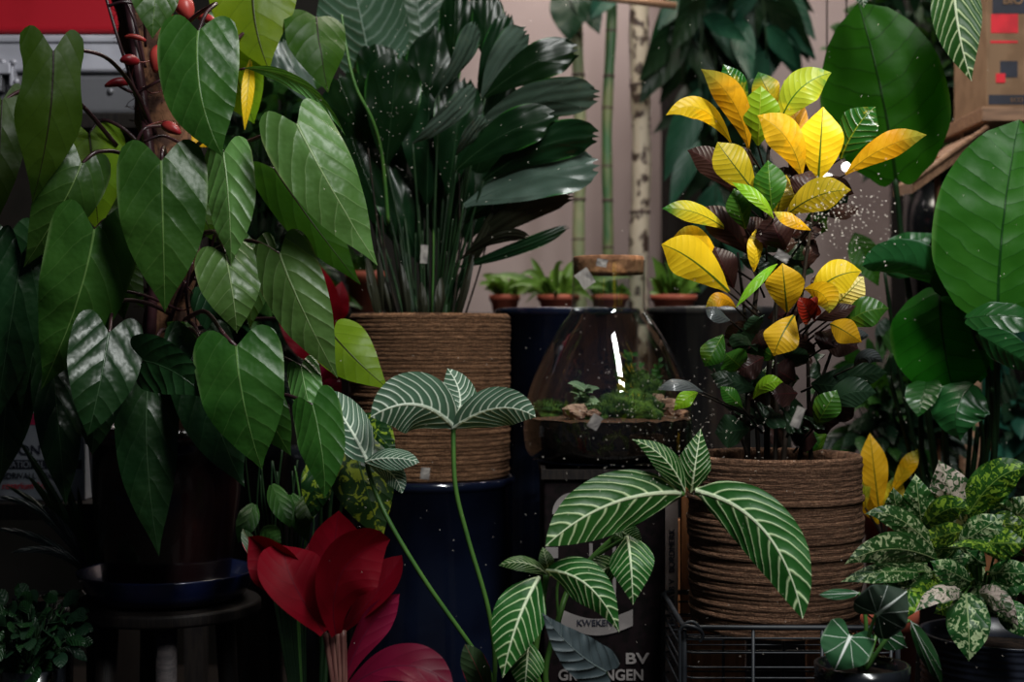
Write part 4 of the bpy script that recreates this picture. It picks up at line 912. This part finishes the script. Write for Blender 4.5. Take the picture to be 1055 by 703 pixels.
for k, (xa_, xb_, mt, zt_) in enumerate(((702, 712, 'crate_wood', zc_), (713, 768, 'crate_wood', P(0, 640, 2.46).z), (770, 830, 'greywood', P(0, 640, 2.46).z), (832, 880, 'crate_wood', P(0, 640, 2.46).z))):
    bevel(MB().box((P(xa_, 0, 2.46).x, 2.46, 0), (P(xb_, 0, 2.46).x, 2.48, zt_)).build('upright_board', m[mt], wc, smooth=False), .001)
MB().box((P(703, 0, 2.46).x, 2.48, P(0, 700, 2.46).z), (P(880, 0, 2.46).x, 2.78, P(0, 690, 2.46).z)).build('floor_board', m['greywood'], wc, smooth=False)
MB().box((P(703, 0, 2.46).x, 2.78, 0), (P(880, 0, 2.46).x, 2.8, P(0, 560, 2.46).z)).build('back_board', m['crate_wood'], wc, smooth=False)

# ------------------------------------------------------------------ front bench holding the low pots
fb = thing('front_bench', (0, 2.04, 0), 'low dark bench just behind the glass, below the red plant', 'bench')
ZB = .36
bevel(MB().box((P(230, 0, 2.0).x, 1.90, ZB-.03), (P(690, 0, 2.0).x, 2.16, ZB)).build('board', m['darkwood'], fb, smooth=False), .002)
for px in (245, 675):
    x = P(px, 0, 2.0).x; MB().box((x-.02, 1.95, 0), (x+.02, 2.12, ZB-.03)).build('leg', m['darkwood'], fb, smooth=False)
def small_pot(root, px, d, r, z0, h, mat):
    c = P(px, 0, d)
    MB().lathe([(0, 0), (r*.78, 0), (r*.95, h*.82), (r, h*.82), (r, h), (r-.004, h), (r-.007, h-.014)], (c.x, d, z0), 40).build('pot', m[mat], root, merge=True)
    MB().lathe([(r-.005, h-.012), (0, h-.008)], (c.x, d, z0), 24).build('soil', m['soil'], root, merge=True)

# zebra plant
zp = thing('zebra_plant', (P(590, 0, 2.09).x, 2.09, ZB), 'zebra plant with white-veined green leaves spreading before the black crate', 'potted plant')
small_pot(zp, 590, 2.09, .05, ZB, .12, 'blackpot')
hub = (704, 508, 2.03)
ZL = [
 ('zebra',(702,508,2.03),(562,563,1.98),62,(628,520,2.0),-6,-10),('zebra',(716,506,2.02),(827,638,1.96),62,(788,548,1.98),8,-10),
 ('zebra',(712,508,2.05),(722,442,2.06),34,None,8,-14),('zebra',(706,508,2.03),(651,453,2.02),26,(684,472),12,-16),
 ('zebra',(564,592,2.03),(514,583,2.0),17,(540,580),20,-16),('zebra',(567,594,2.05),(559,564,2.05),16,None,0,-14),
 ('zebra',(556,594,2.02),(518,699,1.98),54,(533,642),-4,-14),('zebra',(562,588,2.02),(638,652,1.98),44,(606,604),10,-14),
 ('zebra',(646,552,2.06),(652,624,2.02),47,(650,582),6,-14),('zebra',(641,581,2.08),(602,598,2.06),30,(620,588),-4,-14),
 ('zebra',(545,660,2.05),(540,716,2.02),36,None,0,-14),('zebra',(652,562,2.10),(628,546,2.10),14,None,0,-14),('zebra',(640,548,2.09),(662,560,2.08),22,None,20,-14),
]
for (mt, b, t, w, c, roll, fold) in ZL:
    leaf(zp, mt, b, t, w, c, kind='lance' if 20 < w < 60 else 'ell', roll=roll, fold=fold, cup=-.12, wave=.03, nw=3, arch=.035)
for pts_, r in (([(584,740,2.09),(562,700,2.07),(575,640,2.07),(590,600,2.09),(624,562,2.10),(668,530,2.08),(704,508,2.04)], .0042),
                ([(580,740,2.09),(552,695,2.06),(556,640,2.05),(563,592,2.04)], .0045), ([(590,600,2.09),(612,575,2.1),(646,554,2.07)], .003), ([(575,640,2.07),(580,590,2.08),(640,581,2.09)], .0022)):
    MB().tube(catmull([P(*q) for q in pts_], 6), r, 8).build('stem', m['stem'], zp)

# arrow-leaf plant with grey-green veined leaves
al = thing('arrowhead_plant', (P(500, 0, 2.12).x, 2.12, ZB), 'arrowhead plant with white-lined three-lobed leaves on long stalks', 'potted plant')
small_pot(al, 500, 2.12, .04, ZB, .11, 'terracotta')
def trileaf(parts, mat='zebra_grey'):
    mb = MB()
    for (b, t, w, c, roll, kd) in parts:
        bb, tt = P(*b), P(*t); cx = 2*c[0]-(b[0]+t[0])/2; cy = 2*c[1]-(b[1]+t[1])/2
        blade(mb, bb, P(cx, cy, c[2] if len(c) > 2 else (b[2]+t[2])/2-.02), tt, M(w, b[2]), kd, roll=roll, fold=-12, cup=-.1, wave=.04, nw=2)
    return mb.build('leaf', m[mat], al)
l1 = trileaf([((468,441,2.10),(382,430,2.04),64,(428,417,2.05),-10,'ell'), ((468,434,2.11),(461,380,2.14),40,(474,408),14,'ell'), ((466,442,2.10),(552,430,2.06),42,(512,421,2.06),14,'ell')])
MB().tube(catmull([P(502, 745, 2.12), P(510, 690, 2.1), P(503, 628, 2.1), P(482, 555, 2.1), P(469, 500, 2.1), P(467, 436, 2.11)], 7), .0034, 8).build('leaf_stalk', m['stem'], l1)
l2 = trileaf([((380,478,2.08),(331,402,2.14),46,(356,434,2.1),8,'ell'), ((376,476,2.08),(432,477,2.04),24,(404,472,2.05),-20,'ell'), ((378,478,2.09),(414,509,2.06),24,(402,487,2.06),14,'ell')])
MB().tube(catmull([P(500, 745, 2.12), P(506, 700, 2.1), P(486, 667, 2.09), P(440, 602, 2.08), P(405, 545, 2.08), P(386, 505, 2.09), P(378, 478, 2.09)], 7), .0034, 8).build('leaf_stalk', m['stem'], l2)
leaf(al, 'greenred', (506,722,2.08), (479,664,2.03), 30, (492,690), kind='ell', roll=20, fold=-15, pet=[(500,745,2.12)], petm='stem')

# spotted dumb cane leaf plant
sp_ = thing('spotted_dumb_cane', (P(372, 0, 2.3).x, 2.3, 0), 'dumb cane with yellow-blotched dark leaves hanging behind the red plant', 'potted plant')
MB().lathe([(0, 0), (.06, 0), (.075, .4), (.08, .42), (.072, .41)], (P(330, 0, 2.34).x, 2.34, 0), 32).build('pot', m['blackpot'], sp_, merge=True)
MB().lathe([(.073, .41), (0, .415)], (P(330, 0, 2.34).x, 2.34, 0), 20).build('soil', m['soil'], sp_, merge=True)
leaf(sp_, 'spotted', (362,448,2.2), (394,558,2.18), 66, (376,500), kind='ovate', roll=-6, fold=-8, pet=[(330,720,2.32),(335,600,2.33),(345,480,2.3)], petm='stem_dark')
leaf(sp_, 'spotted', (330,470,2.3), (322,535,2.28), 34, None, kind='ovate', roll=6, fold=-8, pet=[(332,720,2.34),(330,600,2.36)], petm='stem_dark')
leaf(sp_, 'spotted', (372,430,2.3), (408,468,2.26), 34, None, kind='ovate', roll=6, fold=-8, pet=[(334,720,2.34),(345,560,2.38)], petm='stem_dark')
for k in range(16):
    x = 262+k*4.5+rn.uniform(-2, 2)
    MB().tube(catmull([P(300+k, 720, 2.36), P(x*.5+150, 610, 2.38), P(x, 540, 2.4), P(x+rn.uniform(-14, 10), rn.uniform(455, 500), 2.4)], 5), .0018, 6).build('stem', m[rn.choice(['stem_dark', 'stem_dark', 'stem'])], sp_)
for (x, y, tx, ty) in ((280,500,300,545),(262,520,245,560),(300,510,318,560),(318,510,312,548),(270,545,290,560)):
    leaf(sp_, 'back_green', (x, y, 2.38), (tx, ty, 2.34), 22, kind='ovate', fold=-8)

# red-bracted plant
rp = thing('scarlet_cordyline', (P(352, 0, 2.04).x, 2.04, ZB), 'plant with folded scarlet bracts on pale pink stems, lower left of centre', 'potted plant')
small_pot(rp, 352, 2.04, .055, ZB, .12, 'blackpot')
RL = [('red',(345,640,2.08),(349,526,2.10),58,(344,580,2.12),10,20),('red',(340,652,2.04),(256,553,2.02),52,(298,592,2.02),-28,24),('red',(346,654,2.02),(402,556,2.02),70,(352,590,1.96),26,16),
      ('red',(334,652,2.0),(292,562,2.02),64,(302,600,1.96),12,12),('red',(352,652,2.06),(414,572,2.07),34,(388,610,2.06),-20,20),('pink',(354,704,2.05),(412,612,2.07),34,(378,650,2.06),25,18),
      ('pink',(356,712,2.0),(468,708,1.97),46,(412,686,1.97),-30,10),('greenred',(272,590,2.12),(250,545,2.12),14,None,0,20),('red',(345,660,2.1),(318,560,2.13),40,None,0,15)]
for (mt, b, t, w, c, roll, fold) in RL:
    leaf(rp, mt, b, t, w, c, kind='bract', roll=roll, fold=fold, cup=.15, wave=.04, nw=1.5)
for dx in (-9, -4, 1, 6):
    MB().tube(catmull([P(352+dx*.6, 735, 2.04), P(350+dx*.8, 700, 2.04), P(346+dx*1.2, 650, 2.04)], 5), [.0042+.00008*i for i in range(11)], 8).build('stem', m['stem_pink'], rp)

# slate alocasia leaf
sa = thing('slate_leaf_plant', (P(622, 0, 1.98).x, 1.98, ZB), 'plant with one slate grey pointed leaf over the crate lettering', 'potted plant')
small_pot(sa, 622, 1.99, .04, ZB, .10, 'blackpot')
leaf(sa, 'slate', (624,692,1.97), (558,631,1.95), 46, (590,668), kind='heart', roll=8, fold=-8, wave=.06, nw=4, pet=[(622,760,1.99),(628,720,1.985)], petm='stem_dark')

# black velvet alocasia
zv = P(0, 684, 1.98).z
bv = thing('velvet_alocasia', (P(888, 0, 1.98).x, 1.98, 0), 'small dark velvet-leaved alocasia with silver veins, below the speckled aglaonema', 'potted plant')
cv = P(888, 0, 1.98)
MB().lathe([(0, 0), (.05, 0), (.059, zv-.03), (.063, zv-.03), (.064, zv), (.058, zv), (.056, zv-.02)], (cv.x, 1.98, 0), 40).build('pot', m['blackpot'], bv, merge=True)
MB().lathe([(.057, zv-.016), (0, zv-.01)], (cv.x, 1.98, 0), 24).build('soil', m['soil'], bv, merge=True)
for (mt, b, t, w, roll, kd, pet) in (('velvet',(903,634,1.93),(934,610,1.92),54,0,'shield',[(890,688,1.98),(894,660,1.96)]),('velvet_green',(876,656,1.94),(860,691,1.92),52,0,'shield',[(886,690,1.98),(884,668,1.96)]),
        ('velvet_green',(885,611,1.98),(844,613,1.95),12,20,'ell',[(890,690,1.98),(892,640,1.98)]),('velvet_green',(938,640,1.98),(970,706,1.95),20,30,'ell',[(892,690,1.98),(920,650,1.98)]),
        ('velvet_green',(905,650,2.02),(935,668,2.0),26,0,'ovate',[(892,690,1.99)])):
    leaf(bv, mt, b, t, w, kind=kd, roll=roll, fold=-6, cup=-.12, wave=.02, pet=pet, petm='stem', petr=.0028)

# speckled aglaonema
zg = P(0, 652, 2.3).z
ag = thing('speckled_aglaonema', (P(1020, 0, 2.3).x, 2.3, 0), 'bushy cream-speckled aglaonema in a ribbed dark planter, right corner', 'potted plant')
rg = M(84, 2.3); pr_ = [(0, 0), (rg*.9, 0)]
for i in range(1, 150): 
    z = zg*i/150; pr_.append((rg*(.9+.1*i/150)+.0018*math.sin(i*math.pi/1.5), z))
pr_ += [(rg+.004, zg), (rg-.006, zg), (rg-.010, zg-.03)]
MB().lathe(pr_, (P(1035, 0, 2.3).x, 2.3, 0), 64).build('pot', m['rib'], ag, merge=True)
MB().lathe([(rg-.010, zg-.03), (0, zg-.02)], (P(1035, 0, 2.3).x, 2.3, 0), 32).build('soil', m['soil'], ag, merge=True)
GL = [('speckle',(926,542,2.2),(920,502,2.18),25,None,-10),('speckle',(950,546,2.18),(943,488,2.16),34,None,6),('speckle_pink',(992,540,2.2),(967,474,2.18),46,None,-4),('speckle_pink',(1004,545,2.22),(1013,492,2.2),24,None,6),
      ('speckle_lime',(998,530,2.18),(1064,484,2.14),40,(1030,492),6),('speckle_lime',(955,540,2.16),(1000,528,2.12),28,(980,524),14),('speckle',(962,566,2.16),(891,530,2.12),26,(925,534),16),
      ('speckle',(962,576,2.14),(870,582,2.08),34,(915,566),-16),('speckle_lime',(1040,574,2.14),(976,564,2.08),14,(1008,560),40),('speckle',(1000,600,2.16),(958,578,2.12),26,None,10),
      ('speckle',(990,560,2.16),(1036,530,2.12),34,None,-10),('speckle_pink',(1010,612,2.14),(1050,648,2.1),24,(1030,620),10),('speckle_pink',(990,610,2.14),(942,632,2.1),22,(965,612),30),
      ('speckle',(995,612,2.14),(998,682,2.1),44,(998,648),0),('speckle',(1020,590,2.16),(1070,592,2.12),28,None,0),('speckle',(960,590,2.18),(906,602,2.14),30,(930,590),20),
      ('speckle',(945,590,2.14),(866,600,2.1),22,(905,590),20),('speckle',(1030,620,2.14),(1068,660,2.1),30,None,0),('speckle_lime',(1010,560,2.14),(1060,560,2.1),34,None,0),
      ('speckle_lime',(940,600,2.16),(930,640,2.12),28,None,0),('speckle',(1012,522,2.24),(1040,498,2.22),30,None,0),('speckle',(1040,540,2.2),(1066,510,2.18),34,None,0)]
for (mt, b, t, w, c, roll) in GL:
    leaf(ag, mt, b, t, w, c, kind='ovate', roll=roll, fold=-14, cup=-.08, wave=.05, pet=[(1010, 640, 2.28), ((1010+b[0])/2, (600+b[1])/2, 2.25)], petm='stem', petr=.002)
rn = random.Random(31)
for k in range(42):
    a = rn.uniform(0, 6.283); b = (rn.gauss(1000, 30), rn.uniform(535, 625), rn.uniform(2.16, 2.4))
    l = rn.uniform(34, 56); t = (b[0]+math.cos(a)*l, b[1]+math.sin(a)*l*.5+6, b[2]-.03)
    leaf(ag, rn.choice(['speckle', 'speckle', 'speckle_lime']), b, t, rn.uniform(22, 34), kind='ovate', roll=rn.uniform(-35, 35), fold=-14, wave=.05)

# ------------------------------------------------------------------ giant-leaved plant (right)
pb_ = thing('right_bench', (P(990, 0, 2.8).x, 2.8, 0), 'low dark bench behind the speckled aglaonema and the right basket', 'bench')
ZR = .30
bevel(MB().box((P(885, 0, 2.75).x, 2.52, ZR-.03), (P(1150, 0, 2.75).x, 2.98, ZR)).build('board', m['darkwood'], pb_, smooth=False), .002)
for px in (895, 1140):
    x = P(px, 0, 2.75).x; MB().box((x-.02, 2.56, 0), (x+.02, 2.94, ZR-.03)).build('leg', m['darkwood'], pb_, smooth=False)
bl = thing('giant_leaf_alocasia', (P(985, 0, 2.78).x, 2.78, ZR), 'tall alocasia with giant green leaves on the right', 'potted plant')
small_pot(bl, 985, 2.78, .11, ZR, .24, 'blackpot')
def G(y): return y
bp_ = (985, 620, 2.78)
leaf(bl, 'big', (923,183,2.72), (884,2,2.70), 128, (908,95), kind='broad', roll=-6, fold=-6, cup=-.06, wave=.015, nw=1.5, arch=.05, pet=[(980,600,2.78),(955,420,2.78),(932,270,2.76)], petm='stem_dark', petr=.006)
leaf(bl, 'big_front', (1028,326,2.42), (1050,124,2.44), 136, (1034,225), kind='broad', roll=8, fold=-5, cup=-.12, wave=.012, nw=2, arch=.04, pet=[(1000,600,2.76),(1024,470,2.6)], petm='stem_dark', petr=.006)
leaf(bl, 'big', (968,300,2.56), (984,410,2.54), 108, (972,352), kind='broad', roll=4, fold=-8, cup=-.1, wave=.03, nw=2, pet=[(985,600,2.77),(972,430,2.66),(964,330,2.6)], petm='stem_dark', petr=.005)
leaf(bl, 'big_gloss', (985,300,2.52), (888,274,2.46), 44, (936,272), kind='broad', roll=-30, fold=-20, cup=-.2, wave=.03, pet=[(985,600,2.77),(1000,430,2.66)], petm='stem_dark', petr=.004)
leaf(bl, 'big', (975,305,2.50), (985,262,2.50), 36, None, kind='ovate', roll=30, fold=-20)
leaf(bl, 'big_gloss', (1002,396,2.50), (990,455,2.48), 60, (985,425), kind='ovate', roll=20, fold=-14, wave=.05, pet=[(985,600,2.77),(1012,470,2.6)], petm='stem_dark', petr=.004)
leaf(bl, 'big_gloss', (996,328,2.42), (1084,336,2.38), 38, (1040,326), kind='ovate', roll=-30, fold=-14, pet=[(995,600,2.77),(1022,420,2.6),(1004,345,2.5)], petm='stem_dark', petr=.004)
leaf(bl, 'big_gloss', (1008,344,2.38), (1078,384,2.34), 36, (1044,366), kind='ovate', roll=25, fold=-14)
leaf(bl, 'big_gloss', (912,280,2.74), (962,240,2.70), 46, (934,258), kind='ovate', roll=-20, fold=-14, wave=.04, pet=[(975,600,2.78),(930,400,2.8)], petm='stem_dark', petr=.004)
leaf(bl, 'big_front', (880,240,2.9), (905,295,2.86), 30, None, kind='lance', roll=0)
leaf(bl, 'big_gloss', (955,392,2.56), (946,430,2.5), 36, None, kind='ovate', roll=20)
leaf(bl, 'big', (1000,330,2.6), (1010,395,2.58), 60, None, kind='ovate', roll=10)
for pts_ in ([(978,600,2.76),(950,520,2.7),(936,460,2.66),(916,388,2.62)], [(985,600,2.76),(1020,520,2.6),(1024,440,2.56),(1022,400,2.5)], [(984,600,2.76),(955,520,2.62),(948,420,2.58)], [(988,600,2.76),(998,520,2.64),(1008,440,2.6)], [(984,600,2.76),(1002,520,2.7),(1016,440,2.64),(1018,330,2.62)]):
    MB().tube(catmull([P(*q) for q in pts_], 6), [.0058-.0001*i for i in range(6*(len(pts_)-1)+1)], 8).build('leaf_stalk', m['stem_dark'], bl)

# second croton behind basket
c2_ = thing('small_croton', (P(912, 0, 2.66).x, 2.66, ZR), 'small yellow croton between the right basket and speckled aglaonema', 'potted plant')
small_pot(c2_, 912, 2.66, .06, ZR, .22, 'terracotta')
for (mt, b, t, w, c) in (('yellow_mid',(906,528,2.62),(896,446,2.6),28,None),('yellow',(918,508,2.62),(946,463,2.6),17,(934,482)),('yellow_green',(892,524,2.62),(888,476,2.62),14,None),('yellow_green',(915,540,2.66),(925,488,2.64),22,None),('yellow',(905,540,2.66),(880,495,2.66),20,None)):
    leaf(c2_, mt, b, t, w, c, kind='obov', fold=-8, wave=.05, pet=[(912,600,2.66),(911,560,2.66)], petm='stem_brown', petr=.0025)

# background plants
bush('leafy_shrub', 'blurred mid green shrub low between the croton and the giant leaves', (922, 430, 3.16), .11, .07, .15, 190, ['back_green', 'back_dark'], .035, .09, 'lance', seed=41, potm='terracotta')
bush('background_shrub', 'shadowy green bush behind the philodendron leaves', (262, 210, 3.42), .14, .10, .46, 330, ['back_dark', 'philo_dark', 'back_green'], .05, .11, 'ovate', seed=43)
bush('tall_shrub', 'dark shrub behind the giant leaf, under the printed carton', (975, 60, 3.9), .26, .1, .34, 320, ['back_dark', 'back_green'], .05, .10, 'ovate', seed=44)
bush('corner_shrub', 'dark shrub in the right corner behind the giant leaves', (1085, 430, 3.45), .22, .08, .22, 180, ['back_dark', 'back'], .05, .12, 'ovate', seed=45)
for (x, y, r_, lab) in ((852, 186, 7, 'small round white glow glimpsed behind the top croton leaves, the larger one'), (872, 172, 4.5, 'tiny round white glow glimpsed behind the croton, the smaller one')):
    c = P(x, y, 3.3); lt = thing('glow_globe', c, lab, 'lamp', 'glowing globes behind the croton')
    blob(c, M(r_, 3.3), M(r_, 3.3), M(r_, 3.3), 0, 1, n=12).build('globe', m['glow'], lt)  # glowing globe added for a bright spot, cord included
    MB().tube([c+Vector((0, 0, M(r_, 3.3)-.002)), Vector((c.x, c.y, 2.998))], .002, 6).build('hanging_cord', m['stem_brown'], lt)
# hanging teal vine
hv_ = thing('hanging_vine', (P(745, 0, 3.9).x, 3.9, 2.9), 'blurred teal hanging plant in front of the wall, behind the croton', 'hanging plant')
MB().lathe([(0, 0), (.10, 0), (.13, .14), (.135, .15), (.12, .15)], (P(745, 0, 3.9).x, 3.9, 2.15), 32).build('pot', m['blackpot'], hv_, merge=True)
MB().tube([(P(745, 0, 3.9).x, 3.9, 2.28), (P(745, 0, 3.9).x, 3.9, 2.998)], .004, 6).build('hanging_cord', m['stem_brown'], hv_)
rn = random.Random(77)
vv = [MB(), MB()]; sv = MB()
for k in range(20):
    x = rn.choice((rn.uniform(690, 722), rn.uniform(745, 772), rn.uniform(690, 775), rn.uniform(770, 810))); y1 = rn.uniform(60, 290) if x < 775 else rn.uniform(10, 70); d = rn.uniform(3.75, 4.05)
    p0 = P(745+rn.uniform(-14, 14), -95, d*.5+1.95); p2 = P(x, y1, d); pm = P(x, -40, d)
    sv.tube(arc(p0, pm, p2, 10), .002, 4)
    for j in range(6):
        t_ = rn.uniform(.3, 1); s = bez(p0, pm, p2, t_); l = rn.uniform(.14, .26)
        e = s+Vector((rn.uniform(-.6, .6), rn.uniform(-.4, .4), -rn.uniform(.3, 1))).normalized()*l
        blade(vv[j % 2], s, (s+e)/2+Vector((0, -.01, .015)), e, l*rn.uniform(.28, .42), 'lance', nv=8, nu=2, roll=rn.uniform(-30, 30))
vv[0].build('foliage', m['back'], hv_); vv[1].build('foliage', m['back_dark'], hv_); sv.build('stems', m['stem_dark'], hv_)
# top right zebra leaf plant
tz = thing('hanging_zebra_plant', (P(985, 0, 2.6).x, 2.6, 1.9), 'white-veined zebra leaf hanging down beside the printed carton top right', 'hanging plant')
MB().lathe([(0, 0), (.07, 0), (.09, .12), (.095, .13), (.085, .13)], (P(985, 0, 2.7).x, 2.7, 1.85), 32).build('pot', m['terracotta'], tz, merge=True)
MB().tube([(P(985, 0, 2.7).x, 2.7, 1.9), (P(985, 0, 2.7).x, 2.7, 2.998)], .003, 6).build('hanging_cord', m['stem_brown'], tz)
leaf(tz, 'zebra', (982,-50,2.55), (1001,84,2.5), 50, (986,20), kind='lance', roll=4, fold=-12, pet=[(985,-190,2.68),(975,-120,2.58)], petm='stem')
leaf(tz, 'zebra_grey', (885,-30,2.6), (890,8,2.58), 26, None, kind='lance', roll=4, fold=-12, pet=[(975,-185,2.68),(900,-120,2.6)], petm='stem')
leaf(tz, 'zebra', (1040,-60,2.6), (1060,-5,2.58), 26, None, kind='lance', roll=4, fold=-12, pet=[(990,-190,2.68),(1030,-120,2.6)], petm='stem')

# right shelf and printed cartons
ds = 3.1
rs = thing('display_shelf', (P(1020, 0, ds).x, ds, 0), 'slanting pale wooden shelf under the printed carton on the right', 'shelf')
a, b = P(940, 186, 2.95), P(1016, 132, 3.1)
mb = MB(); w_ = Vector((.0, .28, 0)); th_ = Vector((0, 0, -.02)); e = P(1120, 58, 3.3)
mb.add([a, b, a+w_*1.2+Vector((.05, 0, .02)), b+w_, a+th_*1.3, b+th_*1.3, a+w_*1.2+th_+Vector((.05, 0, .02)), b+w_+th_], [(0,1,3,2),(4,6,7,5),(0,4,5,1),(2,3,7,6),(0,2,6,4),(1,5,7,3)])
mb.build('sloping_rail', m['palewood'], rs, smooth=False)
MB().tube([a+Vector((-.002, -.004, .0)), b+Vector((0, -.004, 0))], .006, 8).build('front_cane', m['palewood'], rs)
zsh = P(0, 110, ds).z
bevel(MB().box((P(1012, 0, ds).x, ds, zsh-.03), (P(1180, 0, ds).x, ds+.35, zsh)).build('board', m['palewood'], rs, smooth=False), .002)
for px, y0 in ((1012, 3.46), (1150, 3.46)): MB().box((P(px, 0, y0).x, y0, 0), (P(px, 0, y0).x+.035, y0+.035, 2.2)).build('post', m['wood'], rs, smooth=False)
MB().box((P(990, 0, 3.3).x, 3.28, 0), (P(1008, 0, 3.3).x, 3.31, P(0, 60, 3.3).z)).build('upright_board', m['palewood'], rs, smooth=False)
MB().box((P(968, 0, 3.1).x, 3.12, 0), (P(972, 0, 3.1).x, 3.14, P(0, 160, 3.1).z)).build('rod', m['wood'], rs, smooth=False)
pc_ = thing('seed_carton', (P(1060, 0, ds).x, ds+.1, zsh), 'brown cardboard carton printed with red and black squares, top right', 'box')
xa, xb = P(1018, 0, ds).x, P(1130, 0, ds).x
bevel(MB().box((xa, ds+.01, zsh), (xb, ds+.24, P(0, -70, ds).z)).build('carton', m['card'], pc_, smooth=False), .003)
def patch(x0_, y0_, x1_, y1_, mat, nm, k=1):
    MB().box((P(x0_, 0, ds).x, ds+.01-.0012*k, P(0, y1_, ds).z), (P(x1_, 0, ds).x, ds+.0102, P(0, y0_, ds).z)).build(nm, m[mat], pc_, smooth=False)
patch(1024, -60, 1118, 13, 'ink', 'black_block'); patch(1022.5, 13.5, 1050.5, 33, 'redink', 'red_square'); patch(1022, 41, 1050, 43.5, 'redink', 'red_line')
patch(1032, 62, 1050, 79, 'ink', 'black_square'); patch(1027.5, 75, 1037, 84.5, 'redink', 'small_red_square', 2); patch(1020, 97, 1118, 107, 'ink', 'black_band')
text('BIO', P(1033, 4, ds+.007), M(13, ds), m['card'], pc_, off=.0006)
text('ECO', P(1041, 105, ds+.007), M(6.5, ds), m['card'], pc_)

# red plant behind, seen between the philodendron leaves
rb = thing('red_background_plant', (P(335, 0, 2.95).x, 2.95, 0), 'red-leaved plant glimpsed between philodendron and left basket', 'potted plant')
zq = P(0, 460, 2.95).z
MB().lathe([(0, 0), (.06, 0), (.075, zq-.02), (.08, zq), (.07, zq-.01)], (P(335, 0, 2.95).x, 2.95, 0), 32).build('pot', m['blackpot'], rb, merge=True)
for (b, t, w) in (((340,340,2.9),(318,262,2.88),36),((345,330,2.9),(352,290,2.9),24),((330,370,2.92),(285,320,2.9),30),((338,400,2.9),(326,378,2.86),34),((330,420,2.9),(350,385,2.88),26)):
    leaf(rb, 'pink' if b[1] > 380 else 'red', b, t, w, kind='ovate', pet=[(335,460,2.95),(336,430,2.93)], petm='petiole_red')
pk = thing('pink_bract_plant', (P(-8, 0, 2.75).x, 2.9, 0), 'pink-leaved plant just showing at the left edge', 'potted plant')
zq = P(0, 300, 2.9).z
MB().lathe([(0, zb+.0), (.05, zb), (.06, zq-.10), (.055, zq-.11)], (P(-20, 0, 2.85).x, 2.85, 0), 24).build('pot', m['blackpot'], pk, merge=True)
leaf(pk, 'pink', (-18,300,2.8), (16,256,2.76), 34, kind='ovate', pet=[(-20,330,2.85)])

# ------------------------------------------------------------------ light
def area(name, loc, target, size, power, color, sy=None):
    l = bpy.data.lights.new(name, 'AREA'); l.energy = power; l.color = color; l.shape = 'RECTANGLE'; l.size = size; l.size_y = sy or size
    o = bpy.data.objects.new(name, l); col.objects.link(o); o.location = loc
    o.rotation_euler = (Vector(target)-Vector(loc)).to_track_quat('-Z', 'Y').to_euler(); return o
area('street_daylight', (.7, .75, 3.0), (.0, 2.4, 1.15), .3, 86, (1.0, .99, .95), 1.8)
area('added_backlight', (.2, 3.2, 2.9), (.2, 3.3, 0), .9, 22, (1.0, .90, .76), .5)  # backlight added for the translucent leaves, no such fixture in view
area('added_wall_fill', (.3, 4.0, 2.9), (.3, 4.6, 1.6), 1.6, 26, (1.0, .88, .84), .2)  # fill light added to brighten the back wall, source unseen
sp = bpy.data.lights.new('sun_patch', 'SPOT'); sp.energy = 680; sp.color = (1.0, .88, .66); sp.spot_size = R(6.0); sp.spot_blend = .8; sp.shadow_soft_size = .03
so_ = bpy.data.objects.new('sun_patch', sp); col.objects.link(so_); so_.location = (1.5, -.6, 3.2)
so_.rotation_euler = (P(820, 140, 2.15)-so_.location).to_track_quat('-Z', 'Y').to_euler()
w = bpy.data.worlds.new('street_sky'); scn.world = w; w.use_nodes = True
nt = w.node_tree; nt.nodes.clear()
o_ = nt.nodes.new('ShaderNodeOutputWorld'); bg = nt.nodes.new('ShaderNodeBackground'); bg.inputs[0].default_value = (.45, .62, 1.0, 1); bg.inputs[1].default_value = .016
nt.links.new(bg.outputs[0], o_.inputs[0])

# ------------------------------------------------------------------ camera
cam = bpy.data.cameras.new('camera'); co = bpy.data.objects.new('camera', cam); col.objects.link(co)
co.location = (0, 0, ZC); co.rotation_euler = (R(90), 0, 0)
cam.sensor_width = 36; cam.lens = 36*F/1055
cam.clip_start = .05
cam.dof.use_dof = True; cam.dof.focus_distance = 2.2; cam.dof.aperture_fstop = 3.4
scn.camera = co
scn.view_settings.view_transform = 'Standard'; scn.view_settings.look = 'None'; scn.view_settings.gamma = 1; scn.view_settings.use_curve_mapping = False
scn.view_settings.exposure = 0
scn.cycles.use_denoising = True
scn.cycles.transparent_max_bounces = 16
